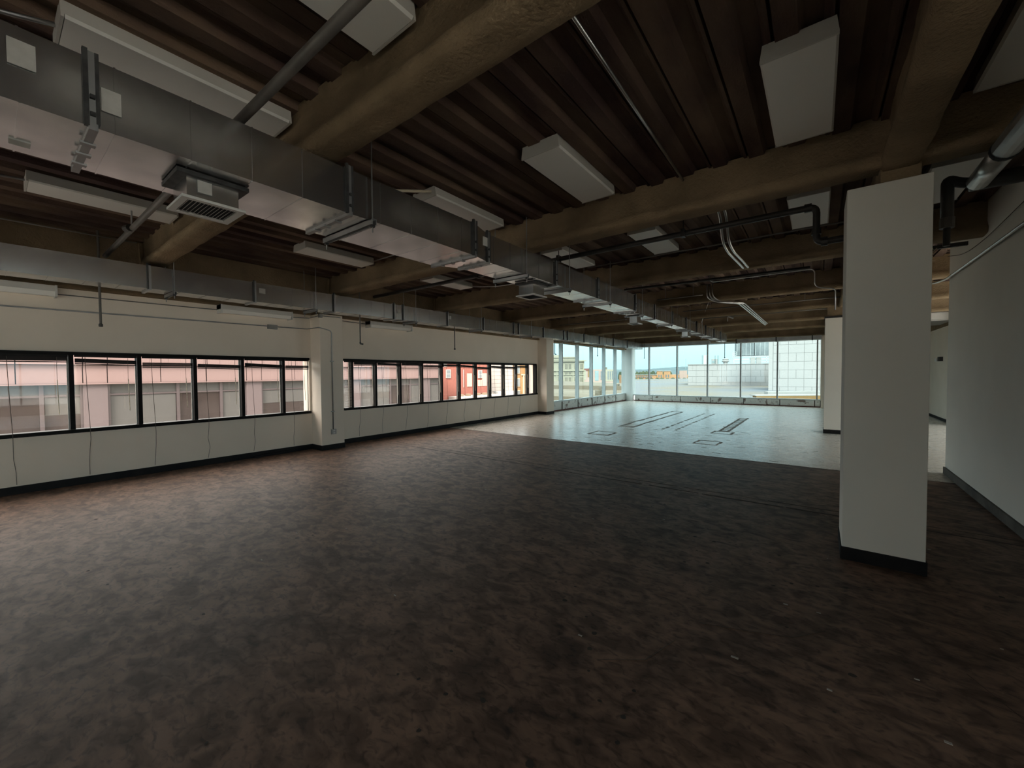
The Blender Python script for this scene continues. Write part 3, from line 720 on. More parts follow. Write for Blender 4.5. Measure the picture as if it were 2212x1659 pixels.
light(-3.14, *Y3, 'flat light above the central duct, crossed by the black pipe')
light(-1.81, *Y3, 'flat light crossed by the black pipe midway along it')
light(-.10, *Y3, 'flat light behind the black pipe elbow')
light(-5.9, *Y3, 'flat light between the ducts beyond the column beam, crossed by grey pipe')
light(.95, *Y3, 'flat light seen beyond the girder beside the foil pipe')
light(.95, 2.8, 3.89, 'dim flat light on the inner side of the girder, near the partition')
# strip lights on the window wall
def strip_light(y0, y1, label):
    r = thing('strip_light', (-7.98, (y0 + y1) / 2, 2.55), label, 'strip light', 'wraparound strip lights on the window wall')
    MB().box(-8.09, -7.90, y0, y1, 2.60, 2.675).build('housing', MT['housing'], r)
    MB().extrude_y([(-8.09, 2.60), (-8.06, 2.55), (-7.95, 2.545), (-7.905, 2.60)], y0 + .02, y1 - .02).build('lens', MT['lens'], r)
    for a in (y0, y1 - .02): MB().box(-8.095, -7.89, a, a + .02, 2.535, 2.68).build('end_cap', MT['reg'], r)
strip_light(-.6, .60, 'strip light at the top of the window wall over the nearest pane')
strip_light(2.40, 3.55, 'strip light at the top of the window wall just before the engaged column')
strip_light(5.2, 6.36, 'strip light at the top of the window wall just past the engaged column')

# ================================================================== PIPES AND CONDUITS
def pipe(name, pts, rad, mat, label, cat='pipe', n=10, fil=.0, grp=None):
    o = MB().tube(pts, rad, n, fillet=fil).build(name, MT[mat], smooth=True); return tag(o, label, cat, grp)
p = pipe('sprinkler_pipe', [(-7.5, 1.0, 3.08), (1.4, 1.0, 3.08)], .027, 'pipe_grey', 'thick grey sprinkler pipe crossing above the near duct')
MB().tube([(-5.95, .96, 3.08), (-5.87, .98, 3.08)], .037, 10).build('coupling', MT['pipe'], p); MB().tube([(-5.9, 1.0, 3.1), (-5.9, 1.0, 3.36)], .008, 6).build('hanger_rod', MT['galvd'], p)
p = pipe('sprinkler_pipe', [(-7.60, 5.1, 3.15), (-.03, 5.1, 3.15), (-.03, 5.1, 2.79), (.45, 5.1, 2.79)], .032, 'pipe', 'black iron pipe crossing to an elbow beside the near column', fil=.07)
for x in (-4.6, -3.02, -1.3): MB().box(x - .02, x + .02, 5.06, 5.14, 3.11, 3.20).tube([(x, 5.1, 3.19), (x, 5.1, 3.37)], .006, 6).build('hanger_ring', MT['pipe'], p)
MB().tube([(-.13, 5.1, 3.15), (-.07, 5.1, 3.15)], .042, 10).tube([(-.03, 5.1, 2.87), (-.03, 5.1, 2.93)], .042, 10).tube([(.01, 5.1, 2.79), (.06, 5.1, 2.79)], .045, 10).build('elbow_collar', MT['pipe'], p)
p = pipe('electrical_conduit', [(-3.0, 5.98, 3.2), (.1, 5.98, 3.2), (.3, 5.98, 3.2)], .010, 'pipe_grey', 'thin conduit parallel to the black pipe and farther in', 'conduit')
for k, dx in enumerate((0, .06)):
    pipe('electrical_conduit', [(-.90 + dx, 4.75, 3.33), (-.90 + dx, 5.1, 3.25), (-.91 + dx, 5.3, 3.02), (-.90 + dx, 5.6, 2.97), (-.88 + dx, 6.35 - .1 * k, 2.985), (-.88 + dx, 6.7, 3.0)], .014, 'conduit',
         ['bright steel conduit bending down from the deck before the second beam', 'twin of the bright conduit, nearer the column'][k], 'conduit', fil=.12, grp='bright conduits under the deck')
pipe('sprinkler_pipe', [(-3.2, 8.05, 3.2), (-.12, 8.05, 3.16)], .022, 'pipe', 'dark pipe running under the third bay beyond the near column')
pipe('electrical_conduit', [(-1.62, 8.12, ZD), (-1.6, 8.12, 3.14), (-.06, 8.05, 3.13), (-.06, 8.05, 2.84), (.10, 8.05, 2.80), (.20, 8.05, 2.78), (.20, 8.05, 2.45)], .008, 'conduit', 'thin bent conduit dropping beside the girder over the pale floor', 'conduit', fil=.08)
for k in range(3):
    dx = k * .05; dz = k * .02
    pipe('electrical_conduit', [(-1.90 + dx, 9.38, 3.37), (-1.90 + dx, 9.38, 3.06 + dz), (-1.70, 9.4 + dx, 2.965 + dz), (-1.36 + dx, 9.75, 2.95), (-1.34 + dx * .9, 14.9 - .2 * k, 2.96)], .016 - .002 * k, 'conduit',
         'steel conduit curving down then running to the far windows, ' + ['outer of the three', 'middle of the three', 'inner and thinnest of the three'][k], 'conduit', fil=.16, grp='three curved conduits')
for i, (y, x0, x1, lab) in enumerate([(11.4, -2.9, .4, 'thin pipe crossing between the middle beams'), (13.3, -2.9, .5, 'thin pipe crossing before the third last beam'), (9.2, -2.9, -1.95, 'short thin pipe beside the curved conduits')]):
    p = pipe('sprinkler_pipe', [(x0, y, 3.12), (x1, y, 3.12)], .014, 'pipe_grey', lab)
    for q in (.2, .8): MB().tube([(x0 + q * (x1 - x0), y, 3.13), (x0 + q * (x1 - x0), y, ZD + .01)], .005, 6).build('hanger_rod', MT['galvd'], p)
pipe('electrical_conduit', [(-2.85, 13.3, 3.0), (-2.3, 11.5, 3.3)], .006, 'conduit', 'slanting brace wire beside the far end of the central duct', 'wire')
t = thing('fire_sprinkler', (-1.95, 12.6, 3.0), 'small sprinkler fitting under the thin pipe', 'sprinkler')
MB().tube([(-2.02, 12.6, 3.04), (-1.88, 12.6, 2.98)], .02, 8).build('fitting', MT['conduit'], t); MB().tube([(-2.02, 12.6, 3.04), (-2.02, 12.6, 2.9)], .008, 6).build('drop', MT['conduit'], t); MB().tube([(-1.95, 12.6, 3.0), (-1.95, 12.6, 3.36)], .006, 6).build('hanger_rod', MT['galvd'], t)
p = pipe('sprinkler_pipe', [(-6.95, 11.8, 3.10), (-3.3, 11.8, 3.10)], .014, 'pipe_grey', 'thin pipe between the ducts over the pale floor')
for q in (-6.6, -4.0): MB().tube([(q, 11.8, 3.11), (q, 11.8, ZD + .01)], .005, 6).build('hanger_rod', MT['galvd'], p)
pipe('electrical_conduit', [(-5.72, 3.85, 3.32), (-4.9, 3.8, 3.3), (-3.45, 3.78, 3.28)], .009, 'conduit', 'thin conduit from a light into the central duct region before the column beam', 'conduit', fil=.1)
pipe('electrical_conduit', [(-5.75, 6.18, 3.30), (-5.2, 6.3, 3.25), (-3.4, 6.3, 3.22)], .009, 'conduit', 'thin conduit leaving the light crossed by the grey pipe', 'conduit', fil=.1)
pipe('electrical_conduit', [(-7.3, 1.28, 3.28), (-7.45, -2.0, 3.28)], .008, 'conduit', 'thin conduit along the edge girder in the nearest bay', 'conduit')
pipe('flexible_cable', [(-3.1, 2.75, 3.32), (-3.15, 2.55, 3.27), (-3.2, 2.36, 3.22), (-3.22, 2.25, 3.20)], .013, 'wand', 'looped flexible cable at the end of the light above the duct', 'cable', fil=.08)
pipe('flexible_cable', [(-3.2, .27, 3.34), (-3.25, .05, 3.3), (-3.25, -.6, 3.33)], .012, 'galvd', 'flexible cable feeding the pink-lit light', 'cable', fil=.08)
pipe('flexible_cable', [(-5.9, .27, 3.33), (-6.0, -.4, 3.3)], .010, 'galvd', 'flexible cable feeding the dim light by the register', 'cable')
pipe('electrical_conduit', [(-2.62, 1.55, 3.33), (-1.05, 1.6, 3.34), (-1.06, 4.1, 3.33)], .011, 'conduit', 'thin conduit laid along a deck rib in the near bay', 'conduit') if False else pipe('electrical_conduit', [(-1.02, 1.55, 3.335), (-1.05, 4.1, 3.335)], .011, 'conduit', 'thin conduit laid along a deck rib in the near bay', 'conduit')
# sprinkler drops
def drop(x, y, z1, z0, label, hook=False):
    z1 = ZD + .02
    r = thing('sprinkler_drop', (x, y, z0), label, 'sprinkler pipe', 'capped sprinkler drops')
    MB().tube([(x, y, z1), (x, y, z0 + .02)], .013, 8).build('drop_pipe', MT['pipe_grey'], r)
    if hook: MB().tube([(x, y, z0 + .03), (x, y, z0), (x + .05, y + .03, z0 - .01)], .017, 8, fillet=.02).build('elbow', MT['pipe'], r)
    else: MB().lathe((x, y, z0 - .01), [(.013, .04), (.022, .03), (.022, 0), (.012, -.004)][::-1], 10).build('cap', MT['pipe'], r)
drop(-7.44, .93, 3.0, 2.15, 'capped sprinkler drop over the second pane of the near strip window')
drop(-7.44, 4.66, 3.0, 2.12, 'hooked sprinkler drop just past the engaged column', True)
drop(-7.44, 7.34, 3.0, 2.12, 'capped sprinkler drop over the middle of the far strip window')
drop(-7.44, 12.28, 3.0, 2.16, 'hooked sprinkler drop at the start of the glass wall', True)
drop(-7.44, 15.76, 3.0, 2.20, 'capped sprinkler drop midway along the glass wall')
drop(-6.97, 20.13, 3.0, 2.20, 'capped sprinkler drop at the far windows beside the glazed corner')
drop(-3.34, 20.13, 3.0, 2.12, 'capped sprinkler drop at the middle of the far windows')
# wall conduits
r = thing('wall_conduit', (-8.07, 2, 2.35), 'thin conduit run across the window wall and down the engaged column to an outlet', 'conduit')
MB().tube([(-8.09, -4.4, 2.36), (-8.09, 3.9, 2.40), (-7.71, 3.945, 2.41), (-7.71, 4.04, 2.39), (-7.71, 4.2, 2.36), (-7.71, 4.2, .38)], .010, 7, fillet=.06).build('tubing', MT['galvd'], r, smooth=True)
MB().box(-8.1, -8.05, 3.18, 3.34, 2.345, 2.425).build('junction_box', MT['box'], r)
MB().box(-7.72, -7.69, 4.155, 4.255, .30, .40).build('outlet_box', MT['plug'], r)
MB().box(-7.692, -7.686, 4.185, 4.225, .36, .385).box(-7.692, -7.686, 4.185, 4.225, .315, .34).build('outlet_face', MT['reg'], r)
for z in (1.75, .75): MB().box(-7.72, -7.70, 4.165, 4.235, z, z + .015).build('strap', MT['galvd'], r)
r = thing('wall_conduit', (-8.07, 1.5, 2.6), 'thin conduit linking the strip lights along the top of the window wall', 'conduit')
MB().tube([(-8.085, .6, 2.59), (-8.085, 2.4, 2.60)], .008, 6).build('tubing', MT['galvd'], r)
MB().tube([(-8.085, 3.55, 2.60), (-8.085, 3.95, 2.62), (-7.71, 3.96, 2.64), (-7.71, 4.4, 2.64), (-8.0, 4.45, 2.63), (-8.08, 5.2, 2.62)], .008, 6, fillet=.03).build('tubing', MT['galvd'], r)
MB().box(-7.725, -7.66, 3.94, 4.0, 2.60, 2.67).build('junction_box', MT['box'], r)
MB().box(-8.0, -7.93, 4.43, 4.50, 2.58, 2.66).build('junction_box', MT['box'], r)
# pipes by the partition
t = thing('foil_pipe', (.95, 3, 2.92), 'big silver jacketed pipe along the partition ending in an elbow', 'pipe')
MB().tube([(.95, -3.5, 2.93), (.95, 4.02, 2.93)], .072, 16).build('jacket', MT['foil'], t, smooth=True)
MB().tube([(.95, 4.05, 2.93), (.95, 4.60, 2.93)], .066, 16).build('jacket_end', MT['conduit'], t, smooth=True)
MB().tube([(.95, 4.01, 2.93), (.95, 4.05, 2.93)], .075, 16).build('band', MT['dark'], t, smooth=True)
for y in (0.0, 2.2): MB().tube([(.95, y, 2.99), (.95, y, ZD + .01)], .006, 6).build('hanger_rod', MT['galvd'], t)
t = thing('drain_pipe', (1.0, 4.68, 2.95), 'dark drain pipe turning down in front of the beam beside the partition', 'pipe')
MB().tube([(1.47, 4.68, 2.95), (.94, 4.68, 2.95), (.86, 4.67, 2.97), (.795, 4.64, 3.0), (.795, 4.63, 2.62)], .038, 14, fillet=.085).build('pipe_run', MT['pipe'], t, smooth=True)
MB().tube([(1.2, 4.68, 2.945), (.92, 4.68, 2.945)], .056, 14).build('tee', MT['pipe'], t, smooth=True)
MB().tube([(.795, 4.63, 2.70), (.795, 4.63, 2.62)], .044, 12).build('coupling', MT['pipe_grey'], t); MB().tube([(.795, 4.63, 2.62), (.795, 4.63, 2.48)], .021, 10).build('lower_pipe', MT['pipe'], t)
t = thing('strut_bracket', (.95, 6.2, 2.73), 'dark steel bracket with tangled wires behind the near column', 'bracket')
MB().box(.55, 1.28, 6.5, 6.54, 2.86, 2.90).build('bracket_bar', MT['pipe'], t); MB().tube([(.8, 6.52, 2.9), (.8, 6.52, ZD + .01)], .006, 6).build('hanger_rod', MT['galvd'], t)
m = MB()
for k in range(5):
    pts = [(.8 + random.uniform(-.1, .25), 6.45 + random.uniform(-.05, .05), 2.85 - .035 * j + random.uniform(-.03, .03)) for j in range(5)]; m.tube(pts, .005, 5, fillet=.05)
m.build('loose_wire', MT['wand'], t)
pipe('electrical_conduit', [(1.44, 2.3, 2.80), (1.44, 8.35, 2.80), (1.40, 8.75, 2.82), (1.2, 8.9, 2.82)], .014, 'conduit', 'bright steel conduit along the top of the plain partition', 'conduit', fil=.1)
pipe('hanging_wire', [(1.46, 2.5, 3.32), (1.46, 4.5, 3.1), (1.46, 5.7, 3.02), (1.46, 6.8, 2.95), (1.46, 7.6, 2.97), (1.45, 8.35, 3.12)], .004, 'cord', 'thin sagging wire looped along the top of the plain partition', 'wire', n=5, fil=.4)
pipe('electrical_conduit', [(1.2, 10.5, 3.0), (2.4, 16.5, 2.86)], .010, 'conduit', 'thin pale conduit slanting in the gap beyond the partition', 'conduit')
t = thing('emergency_light', (2.93, 17.45, 1.83), 'small dark emergency light on the wall seen through the gap', 'light')
MB().box(2.87, 2.95, 17.28, 17.50, 1.77, 1.90).build('case', MT['dark'], t); MB().box(2.84, 2.93, 17.5, 17.66, 1.77, 1.86).build('lamp_head', MT['lens'], t)
t = thing('suspended_unit', (2.5, 16.5, 2.9), 'pale air unit hanging under the deck beyond the partition', 'air unit')
MB().box(2.0, 2.9, 15.9, 17.5, 2.86, 3.10).build('case', MT['galvd'], t); MB().box(2.05, 2.85, 15.88, 15.9, 2.9, 3.08).build('access_panel', MT['reg'], t); MB().tube([(2.1, 16.2, 3.1), (2.1, 16.2, ZD)], .008, 6).tube([(2.8, 16.2, 3.1), (2.8, 16.2, ZD)], .008, 6).build('hanger_rod', MT['galvd'], t)

# ================================================================== OUTSIDE
gd = MB().quad((-900, -300, -14), (500, -300, -14), (500, 1500, -14), (-900, 1500, -14)).build('ground', MT['ground']); tag(gd, 'grey street level far below the windows', 'ground', kind='structure')

# ---- pink office block across the street
ob = thing('office_building', (-20, 0, -14), 'pink panelled office block across the street with grey strip windows', 'building')
MB().box(-30, -20.25, -30, 18.6, -14, 2.4).build('wall', MT['mauve'], ob)
js = []
for k in range(-6, 5):
    b0 = 2.62 + 4.95 * k; js += [b0, b0 + 1.45, b0 + 2.9, b0 + 4.35]
js = [j for j in js if -29.5 < j < 18.5] + [18.6]
for a, b in zip(js, js[1:]):
    MB().box(-20.25, -20.0, a + .012, b - .012, 1.25, 1.86).build('fascia_panel', MT['pinkpanel'], ob)
    MB().box(-20.25, -19.9, a + .012, b - .012, 1.88, 2.42).build('parapet_panel', MT['pinkpanel'], ob)
MB().box(-20.25, -19.93, -29, 18.6, 1.205, 1.245).build('cornice', MT['pinkpanel'], ob)
for k in range(-6, 4):
    b0 = 2.62 + 4.95 * k; b1 = min(b0 + 4.35, 18.55)
    MB().box(-20.25, -20.02, b0 - .6, b0, -1.5, 1.2).build('pilaster', MT['mauve'], ob)
    ff = MB().box(-20.2, -20.08, b0, b0 + .07, -1.5, 1.2).box(-20.2, -20.08, b1 - .07, b1, -1.5, 1.2).box(-20.2, -20.095, b0, b1, .80, .86).box(-20.2, -20.095, b0, b1, -1.5, -1.42)
    muls = [q for q in (b0 + 1.98, b0 + 3.42) if q < b1 - .2]
    for q in muls: ff.box(-20.2, -20.08, q - .05, q + .05, -1.5, 1.2)
    ff = ff.build('window_frame', MT['offframe'], ob)
    ee = [b0] + muls + [b1]
    for j, (a, b) in enumerate(zip(ee, ee[1:])):
        MB().box(-20.22, -20.14, a + .05, b - .05, -1.42, .80).build('pane', MT['offpane'], ff)
        MB().box(-20.22, -20.14, a + .05, b - .05, .86, 1.2).build('pane', MT['offblind'], ff)
        if (k * 3 + j) % 3 != 1: MB().box(-20.14, -20.125, a + .07, b - .07, [-1.4, .2, -.3, -1.4][(k + j) % 4], .79).build('roller_shade', MT['offblind'], ff)
MB().box(-20.3, -19.9, 18.3, 18.9, 1.95, 2.45).build('corner_cap', MT['white'], ob)

# ---- red brick house
bh = thing('brick_house', (-22, 22.8, -14), 'red brick building beyond the pink block with white framed windows', 'building')
MB().box(-30, -22, 19.5, 25.7, -14, 3.2).build('wall', MT['brick'], bh)
for (a, b, z0, z1) in ((20.75, 21.2, 1.15, 1.8), (24.3, 24.75, 1.1, 1.75), (22.6, 22.62, .4, 1.8)):
    f = MB().box(-22.02, -21.94, a, b, z0, z1).build('window_frame', MT['white'], bh)
    if b - a > .1:
        for zz in (z0 + .05, (z0 + z1) / 2 + .02): MB().box(-21.95, -21.93, a + .06, b - .06, zz, zz + (z1 - z0) / 2 - .08).build('pane', MT['winpane'], f)
for (a, b) in ((23.0, 23.55), (24.78, 25.35), (24.25, 24.72)): MB().box(-22.02, -21.96, a, b, .45, 1.5 if a != 24.25 else .95).build('blocked_opening', MT['pinkb'], bh)
MB().box(-22.02, -21.97, 24.1, 25.6, -.15, .42).build('dark_brick_patch', MT['brick'], bh)
MB().box(-22.1, -21.9, 19.5, 20.3, 1.3, 3.1).build('downpipe_panel', MT['white'], bh)
MB().box(-21.9, -20.6, 20.9, 25.6, -2, -.22).build('annex_roof', MT['white'], bh)
for y in (21.3, 22.1, 23.2, 24.0): MB().box(-21.3, -21.0, y, y + .3, -.22, -.05).build('roof_vent', MT['beige'], bh)

wb = thing('white_house', (-24, 30, -14), 'white sided building with level joints beyond the brick one', 'building')
MB().box(-30, -24.05, 26.5, 31.6, -14, 3.4).build('wall', MT['white'], wb)
for k in range(11): MB().box(-24.05, -24.0, 27.0, 31.6, -.9 + k * .36, -.9 + k * .36 + .34).build('siding_board', MT['whitejoint'], wb)
for y in (28.7, 30.5): MB().box(-24.0, -23.5, y, y + .6, -.9, -.2).build('rooftop_unit', MT['stack'], wb)
MB().box(-23.6, -22.2, 27.3, 30.5, -2, -.75).build('annex_roof', MT['teal'], wb)
og = thing('orange_house', (-30, 42, -14), 'orange rendered building with shutters beyond the white one', 'building')
MB().box(-36, -30, 39.2, 45.0, -14, 4.0).build('wall', MT['orange'], og)
for z in (1.9, .3, -1.2):
    f = MB().box(-30.02, -29.9, 40.2, 40.9, z - .5, z + .55).build('window_frame', MT['cream'], og); MB().box(-29.92, -29.88, 40.3, 40.8, z - .42, z + .45).build('pane', MT['winpane'], f)
MB().box(-30.05, -29.85, 41.3, 44.5, 1.2, 1.35).box(-30.05, -29.85, 41.6, 41.8, -1.5, 1.2).build('string_course', MT['cream'], og)
ps = thing('pale_pier', (-9.0, 13.16, -14), 'pale outside pier close to the last strip window pane', 'pier')
MB().box(-9.15, -8.9, 13.08, 13.24, -14, 3.0).build('shaft', MT['white'], ps)

# ---- oriented far buildings
def far_building(name, label, org, dirv, length, depth, z0, z1, mat):
    d = Vector((dirv[0], dirv[1], 0)).normalized(); nn = Vector((-d.y, d.x, 0))   # nn points away from us
    r = thing(name, (org[0], org[1], z0), label, 'building')
    MB().obox((org[0], org[1], z0), d * length, nn * depth, (0, 0, z1 - z0)).build('wall', MT[mat], r)
    def at(u, z, out=0.0): return Vector((org[0], org[1], 0)) + d * u - nn * out + Vector((0, 0, z))
    def slab(u0, u1, za, zb, thick, nm, mt, par=None, inset=0.0):
        return MB().obox(at(u0, za, thick), d * (u1 - u0), nn * (thick + .02), (0, 0, zb - za)).build(nm, MT[mt], par or r)
    return r, slab
# classical cream block (about 180 m away)
Cx = [v * 3 for v in (-31.79, 51.33)]; dC = (27.82 - 31.79 + 0, 0)
dv = (Vector((-27.82 * 3, 54.32 * 3, 0)) - Vector((-31.79 * 3, 51.33 * 3, 0)))
Lc = dv.length
r, S = far_building('classical_building', 'cream stone classical building with arched and paired windows', (Cx[0], Cx[1]), dv, Lc, 14, -14, 7.2, 'cream')
S(0, Lc * .36, 7.2, 9.4, .3, 'upper_block', 'cream'); S(Lc * .36, Lc * .82, 7.2, 8.3, .3, 'upper_block', 'cream')
S(-.3, Lc + .6, 2.2, 2.6, .7, 'string_course', 'cream'); S(-.3, Lc + .9, 6.5, 7.0, 1.0, 'cornice', 'cream'); S(-.3, Lc * .83, 8.2, 8.6, .8, 'cornice', 'cream'); S(-.3, Lc + .5, .4, .7, .5, 'string_course', 'cream')
for u in (3.4, 6.4, 8.0, 10.6, 13.2):
    for (za, zb) in ((3.3, 5.4), (.9, 1.9), (-2.6, -.6), (-6.2, -4.2)):
        f = S(u - .1, u + 1.1, za - .1, zb + .2, .15, 'window_frame', 'cream'); S(u, u + .42, za, zb, .22, 'pane', 'creamdk' if u > 4 else 'winpane', f); S(u + .56, u + .98, za, zb, .22, 'pane', 'creamdk' if u > 4 else 'winpane', f)
for u in (2.4, 5.2, 9.6, 12.2, 14.4): S(u, u + .5, -9, 2.2, .35, 'pilaster', 'cream')
S(4.3, 4.9, 3.0, 5.6, .3, 'orange_banner', 'orange')
# modern pale pink block
M0 = Vector((-41.71 * 3, 81.44 * 3, 0)); M1 = Vector((-36.15 * 3, 85.6 * 3, 0)); dv = M1 - M0; Lm = dv.length
r, S = far_building('apartment_building', 'pale pink and cream mid-rise with a grey panel beside the classical one', (M0.x, M0.y), dv, Lm, 12, -14, 3.6, 'pinkb')
S(0, 3.6, 2.6, 4.2, .2, 'red_parapet', 'brick'); S(2.4, 3.7, -1.5, 3.4, .2, 'orange_bay', 'orange'); S(0, 1.2, -3.4, 2.4, .15, 'cream_bay', 'cream')
sp = S(7.2, 9.6, -4.0, 2.6, .25, 'grey_panel', 'teal'); S(8.1, 8.6, 1.3, 1.8, .35, 'panel_emblem', 'white', sp)
S(13.6, Lm, -4.5, 3.6, .2, 'cream_wing', 'cream')
for u in (11.0, 12.0, 15.6, 17.0, 18.4, 19.6): f = S(u, u + .8, -3.4, 2.4, .3, 'window_strip', 'white'); S(u + .1, u + .7, -3.3, 2.3, .36, 'pane', 'winpane', f)
S(3.2, 4.2, 3.6, 4.9, .2, 'stair_tower', 'brick'); S(13.4, 15.4, 3.6, 5.0, .2, 'stair_tower', 'creamdk')
# beige roofs outside the glass wall
o = MB().prism([(-14.6, 38), (-41.97, 109), (-110, 150), (-150, 140), (-36, 36)], -14, -1.6).build('flat_roof_block', MT['beige']); tag(o, 'beige flat roofed block below the classical building', 'building')
rl = thing('roof_ledge', (-24, 45, -1.6), 'beige roof parapet with small vents outside the glass wall', 'parapet')
MB().obox((-30, 39, -1.6), (14, -1.0, 0), (.2, .5, 0), (0, 0, .5)).obox((-44, 66, -1.6), (20, 1.5, 0), (.2, .5, 0), (0, 0, .7)).build('parapet', MT['beige'], rl)
for x, y in ((-24, 50), (-30, 64), (-33, 78), (-28, 70)): MB().box(x, x + .7, y, y + .7, -1.6, -.9).build('roof_vent', MT['creamdk'], rl)
# white membrane roof in front of the far windows
o = MB().prism([(-14.63, 38), (-41.97, 109.0), (-31, 127), (-9, 80), (1.5, 60), (1.5, 38)], -14, -.8).build('membrane_roof_block', MT['wroof']); tag(o, 'flat roofed block with a blue-white stained membrane below the far windows', 'building')
rl = thing('roof_parapet', (-30, 115, -.8), 'white parapet at the far edge of the membrane roof', 'parapet')
MB().obox((-41, 108, -.8), (10.5, 19.5, 0), (-.4, .2, 0), (0, 0, .35)).build('coping', MT['white'], rl)
# white block with joints
B0 = Vector((-18.07, 74.32, 0)); dB = Vector((math.cos(math.radians(13)), math.sin(math.radians(13)), 0))
r, S = far_building('block_building', 'big white panel-jointed block rising from the membrane roof', (B0.x, B0.y), dB, 12.4, 9, -14, 2.74, 'blockj')
for j in range(7):
    zb = 2.74 - 1.03 * (j + 1); k = 0; u = -.0
    offs = [v * .83 for v in ([0, 1.6, 3.2, 4.6, 6.3, 8.0, 9.7, 11.4, 13.1, 14.9] if j % 2 else [0, .9, 1.6, 3.2, 4.0, 5.5, 6.3, 7.2, 8.9, 10.5, 11.4, 12.3, 13.9, 14.9])]
    for a, b in zip(offs, offs[1:]): S(a + .014, b - .014, zb + .014, zb + 1.016, .04, 'wall_panel', 'block')
S(-.1, 12.4, 2.70, 2.82, .15, 'coping', 'white')
# rooftop gear on it
def on_roof(u, v): return B0 + dB * (u * .85) + Vector((-dB.y, dB.x, 0)) * v
dn_ = Vector((-dB.y, dB.x, 0))
def gear(name, label, u, v, parts, cat='rooftop unit'):
    t = thing(name, tuple(on_roof(u, v) + Vector((0, 0, 2.78))), label, cat)
    for (nm, du, dv_, lu, lv, za, zb, mt) in parts: MB().obox(on_roof(u + du, v + dv_) + Vector((0, 0, 2.78 + za)), dB * lu, dn_ * lv, (0, 0, zb - za)).build(nm, MT[mt], t)
gear('exhaust_stack', 'pair of pale exhaust stacks at the near corner of the white block roof', 2.6, 1.0, [('stack', 0, 0, .25, .25, 0, 1.6, 'teal'), ('stack', .3, .0, .7, .5, 0, 1.6, 'stack')], 'stack')
gear('air_handler', 'white rooftop air handler with two uprights on the white block', 4.4, 1.0, [('case', 0, 0, 1.0, .8, 0, .9, 'white'), ('upright', .55, .0, .14, .2, 0, 1.5, 'teal'), ('upright', 1.05, 0, .18, .2, 0, 1.5, 'teal'), ('fan_grille', .1, -.02, .35, .05, .2, .6, 'teal')])
t = thing('roof_ventilator', tuple(on_roof(6.9, 1.0) + Vector((0, 0, 2.78))), 'round mushroom ventilator on the white block roof', 'ventilator')
MB().lathe(on_roof(6.9, 1.0) + Vector((0, 0, 2.78)), [(.35, 0), (.35, .3), (.55, .4), (.6, .55), (.45, .7), (.5, .85), (.2, .95)], 12).build('cowl', MT['white'], t)
cs = thing('cooling_screen', tuple(on_roof(8.3, 2) + Vector((0, 0, 2.78))), 'dark grey louvered cooling tower screen on the white block roof', 'cooling tower')
for k in range(2):
    u0 = 8.9 + k * 3.2
    MB().obox(on_roof(u0, 2) + Vector((0, 0, 4.2)), dB * 2.65, dn_ * 3, (0, 0, 2.6)).build('screen_panel', MT['louver'], cs)
    for j in range(4):
        MB().obox(on_roof(u0 + .05 + j * .78, 1.9) + Vector((0, 0, 4.2)), dB * .06, dn_ * .1, (0, 0, 2.55)).build('screen_rib', MT['stack'], cs)
    MB().obox(on_roof(u0, 1.92) + Vector((0, 0, 6.5)), dB * 2.65, dn_ * .05, (0, 0, .3)).build('screen_louver', MT['stack'], cs)
MB().obox(on_roof(8.3, 1.9) + Vector((0, 0, 3.5)), dB * 6.1, dn_ * .15, (0, 0, .18)).obox(on_roof(8.3, 1.9) + Vector((0, 0, 3.05)), dB * 6.1, dn_ * .15, (0, 0, .1)).obox(on_roof(8.3, 1.9) + Vector((0, 0, 4.0)), dB * 6.1, dn_ * .15, (0, 0, .12)).build('support_beam', MT['stack'], cs)
m = MB()
for u in (8.2, 8.5, 8.8): m.obox(on_roof(u, 1.8) + Vector((0, 0, 3.9)), dB * .05, dn_ * .05, (0, 0, 1.0))
for z in (4.2, 4.5, 4.85): m.obox(on_roof(8.2, 1.8) + Vector((0, 0, z)), dB * .55, dn_ * .05, (0, 0, .05))
for u in (8.4, 9.6, 11.5, 14.0): m.obox(on_roof(u, 1.9) + Vector((0, 0, 2.78)), dB * .1, dn_ * .1, (0, 0, 1.3))
m.build('guard_rail', MT['stack'], cs)
for u in (11.3, 12.3): MB().obox(on_roof(u, 1.6) + Vector((0, 0, 2.78)), dB * .7, dn_ * .4, (0, 0, 1.1)).build('motor_box', MT['white'], cs)
# taller wing, nearer
T0 = Vector((-4.73, 56.93, 0)); dT = Vector((math.cos(math.radians(4.6)), math.sin(math.radians(4.6)), 0))
r, S = far_building('block_tower', 'tall white panel-jointed wing nearer the far windows', (T0.x, T0.y), dT, 12.0, 9, -14, 10.0, 'blockj')
S(0, .42, -2, 10, .07, 'corner_strip', 'block')
for j in range(12):
    zb = -1.3 + .985 * j
    offs = [.45, 1.95, 3.45, 4.9, 6.4, 7.9, 9.4, 12] if j % 2 else [.45, 1.1, 1.95, 2.7, 3.45, 4.2, 4.9, 5.7, 6.4, 7.9, 9.4, 12]
    for a, b in zip(offs, offs[1:]): S(a + .011, b - .011, zb + .011, zb + .974, .04, 'wall_panel', 'block')
lp = thing('low_parapet', (-2, 38.5, -1), 'low orange brick parapet with white coping below the tall wing', 'parapet')
MB().obox((-3.89, 37.22, -1.6), (8, 6.0, 0), (-.3, .4, 0), (0, 0, 1.15)).build('brick_face', MT['orange'], lp)
MB().obox((-3.95, 37.15, -.45), (8.1, 6.1, 0), (-.5, .7, 0), (0, 0, .08)).build('coping', MT['white'], lp)
MB().obox((-3.3, 39.4, -.8), (8, 6.0, 0), (-.3, .4, 0), (0, 0, .62)).build('roof_edge', MT['white'], lp)
